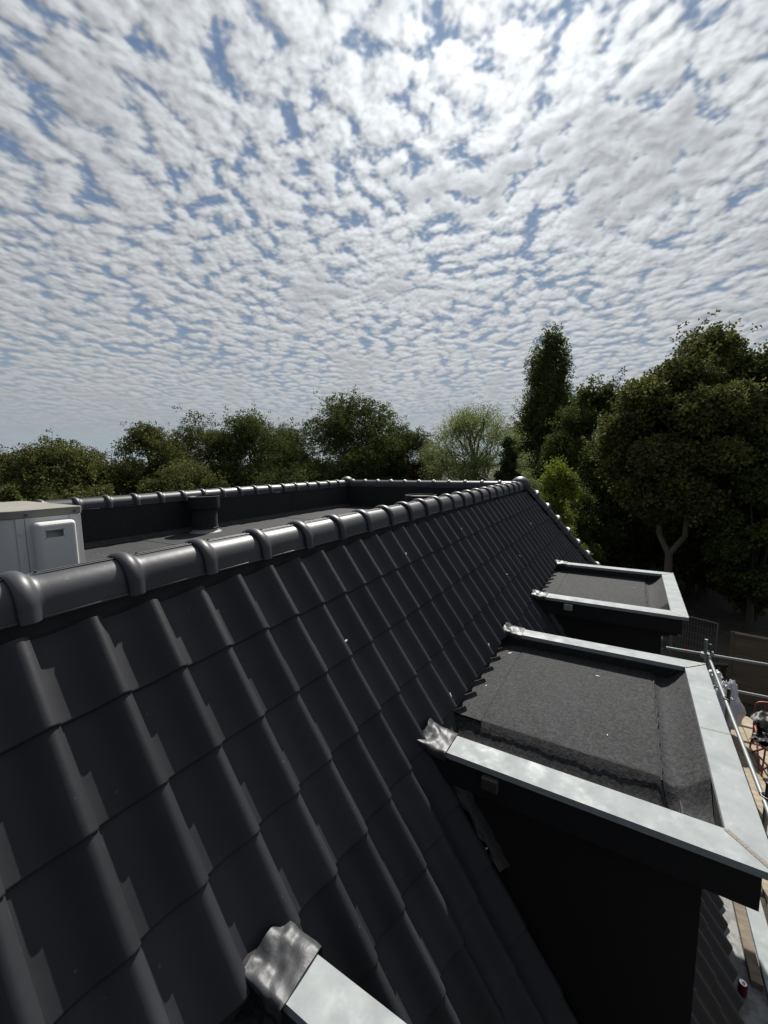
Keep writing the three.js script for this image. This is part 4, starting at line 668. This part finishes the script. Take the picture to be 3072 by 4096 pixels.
tree({ seed: 42, px: 2600, D: 35, top: 1720, half: 190, hb: 0.05, n: 5000, nb: 28, tone: OAK, label: 'mid-height tree just behind the forked trunk', group: wood, wide: 1.2 });
tree({ seed: 43, px: 2840, D: 29, top: 1760, half: 200, hb: 0.10, n: 5200, nb: 28, tone: OAK, label: 'mid-height tree beside the forked trunk, away from the house', group: wood, wide: 1.2 });
tree({ seed: 44, px: 3060, D: 25, top: 1720, half: 190, hb: 0.12, n: 5200, nb: 28, tone: OAK, label: 'mid-height tree over the timber hoarding', group: wood, wide: 1.2 });
tree({ seed: 27, px: 2800, D: 30, top: 1312, half: 265, hb: 0.35, n: 8500, nb: 46, blob: 0.85, tone: OLIVE, label: 'tall domed tree crowning the wood behind the forked trunk', group: wood, wide: 1.12 });
tree({ seed: 28, px: 3060, D: 28, top: 1370, half: 220, hb: 0.22, n: 6500, nb: 38, tone: OAK, label: 'dark tree closing the wood on the side away from the poplar', group: wood, wide: 1.12 });
tree({ seed: 29, px: 2530, D: 38, top: 1560, half: 210, hb: 0.04, n: 5200, nb: 34, tone: OAK, label: 'tree low behind the open-crowned tree', group: wood, wide: 1.12 });
tree({ seed: 30, px: 2900, D: 40, top: 1600, half: 330, hb: 0.04, n: 5600, nb: 34, tone: OAK, label: 'wide tree deep in the wood behind the forked trunk', group: wood, wide: 1.12 });
tree({ seed: 31, px: 2330, D: 26, top: 1950, half: 150, hb: 0.04, n: 3600, nb: 24, tone: OAK, leaf: CL.small, name: 'shrub', cat: 'shrub', label: 'green shrub beside the bright yellow-green tree' });
tree({ seed: 32, px: 2480, D: 29, top: 2010, half: 150, hb: 0.04, n: 2800, nb: 20, tone: OAK, name: 'shrub', cat: 'shrub', label: 'undergrowth shrub before the red-roofed house' });
tree({ seed: 33, px: 2620, D: 33, top: 1990, half: 170, hb: 0.04, n: 3000, nb: 20, tone: OAK, name: 'shrub', cat: 'shrub', label: 'undergrowth shrub just behind the forked trunk' });
tree({ seed: 34, px: 2860, D: 31, top: 1970, half: 210, hb: 0.04, n: 3400, nb: 22, tone: OAK, name: 'shrub', cat: 'shrub', label: 'wide shrub deep in the wood beside the forked trunk' });
tree({ seed: 35, px: 3080, D: 27, top: 1960, half: 200, hb: 0.04, n: 3200, nb: 20, tone: OAK, name: 'shrub', cat: 'shrub', label: 'shrub in the wood above the timber hoarding' });
tree({ seed: 36, px: 2110, D: 30, top: 1880, half: 90, hb: 0.04, n: 1800, nb: 14, tone: PALE, leaf: CL.small, name: 'shrub', cat: 'shrub', label: 'pale shrub below the conifer behind the ridge end cap' });
tree({ seed: 37, px: 1250, D: 40, top: 1840, half: 280, hb: 0.02, n: 3400, nb: 24, tone: OAK, name: 'shrub', cat: 'shrub', label: 'long low shrub under the tallest tree of the row' });
tree({ seed: 38, px: 720, D: 41, top: 1840, half: 280, hb: 0.02, n: 3400, nb: 24, tone: OLIVE, name: 'shrub', cat: 'shrub', label: 'long low shrub under the yellowish olive tree' });
tree({ seed: 39, px: 240, D: 42, top: 1880, half: 260, hb: 0.02, n: 2800, nb: 22, tone: OLIVE, name: 'shrub', cat: 'shrub', label: 'long low shrub under the broad dome-shaped tree beyond the air conditioner' });

// ---------------------------------------------------------------- crumbs left by the roofers
{
  const cream = std({ color: rgb(0.62, 0.58, 0.48), roughness: 0.8 }), r = rng(2024);
  const chip = (p, n, s, where) => { const g = new THREE.BoxGeometry(0.007 * s, 0.004, 0.022 * s), q = g.attributes.position; for (let i = 0; i < q.count; i++) q.setX(i, q.getX(i) * (0.6 + 0.7 * r())); g.computeVertexNormals(); const o = thing('wood_chip', where, 'chip', p, where); const m = new THREE.Mesh(g, cream); m.name = 'chip'; m.quaternion.setFromUnitVectors(new THREE.Vector3(0, 1, 0), n).multiply(new THREE.Quaternion().setFromAxisAngle(new THREE.Vector3(0, 1, 0), r() * 6.28)); o.add(m); };
  const nrm = new THREE.Vector3(ST, CT, 0);
  const hit = (px, py) => { const d = pixelDir(px, py), p0 = tip(1, 0), t = nrm.dot(p0.clone().sub(camera.position)) / nrm.dot(d); return camera.position.clone().addScaledVector(d, t); };
  for (const [x, y] of [[1377, 2566], [1622, 2217], [1846, 2117], [1914, 2226], [1903, 2408], [2080, 2223], [2022, 2300], [1812, 3150], [1940, 3395], [1952, 2580], [1800, 2780], [1750, 2154], [2176, 2067], [2120, 2096]]) {
    const p = hit(x, y), rel = p.clone().sub(tip(1, 0)), u = ((-rel.z / (W * U)) % 1 + 1) % 1, along = (rel.x * CT - rel.y * ST) / (G * U), v = ((along % 1) + 1) % 1;
    p.addScaledVector(nrm, (prof(u) - 0.192) * W * U - 0.0145 * (1 - v) + 0.003); chip(p, nrm, 1.25, 'pale wood chip lying on the black roof tiles');
  }
  const dk = (px, py, yy, s, n = 'pale wood chip lying on a dormer deck') => { const d = pixelDir(px, py), h = yy * U + CAM_H + 0.004, t = (h - CAM_H) / d.y; chip(camera.position.clone().addScaledVector(d, t), new THREE.Vector3(0, 1, 0), s, n); };
  for (const [x, y, s] of [[2039, 2612, 1.4], [2390, 2704, 1.2], [1945, 2742, 0.8], [2430, 2940, 0.7], [2536, 2350, 0.8], [1968, 2645, 0.8]]) dk(x, y, -1.577, s);
}
scene.traverse((o) => { if (o.isMesh) { o.castShadow = true; o.receiveShadow = true; } });
renderer.render(scene, camera);
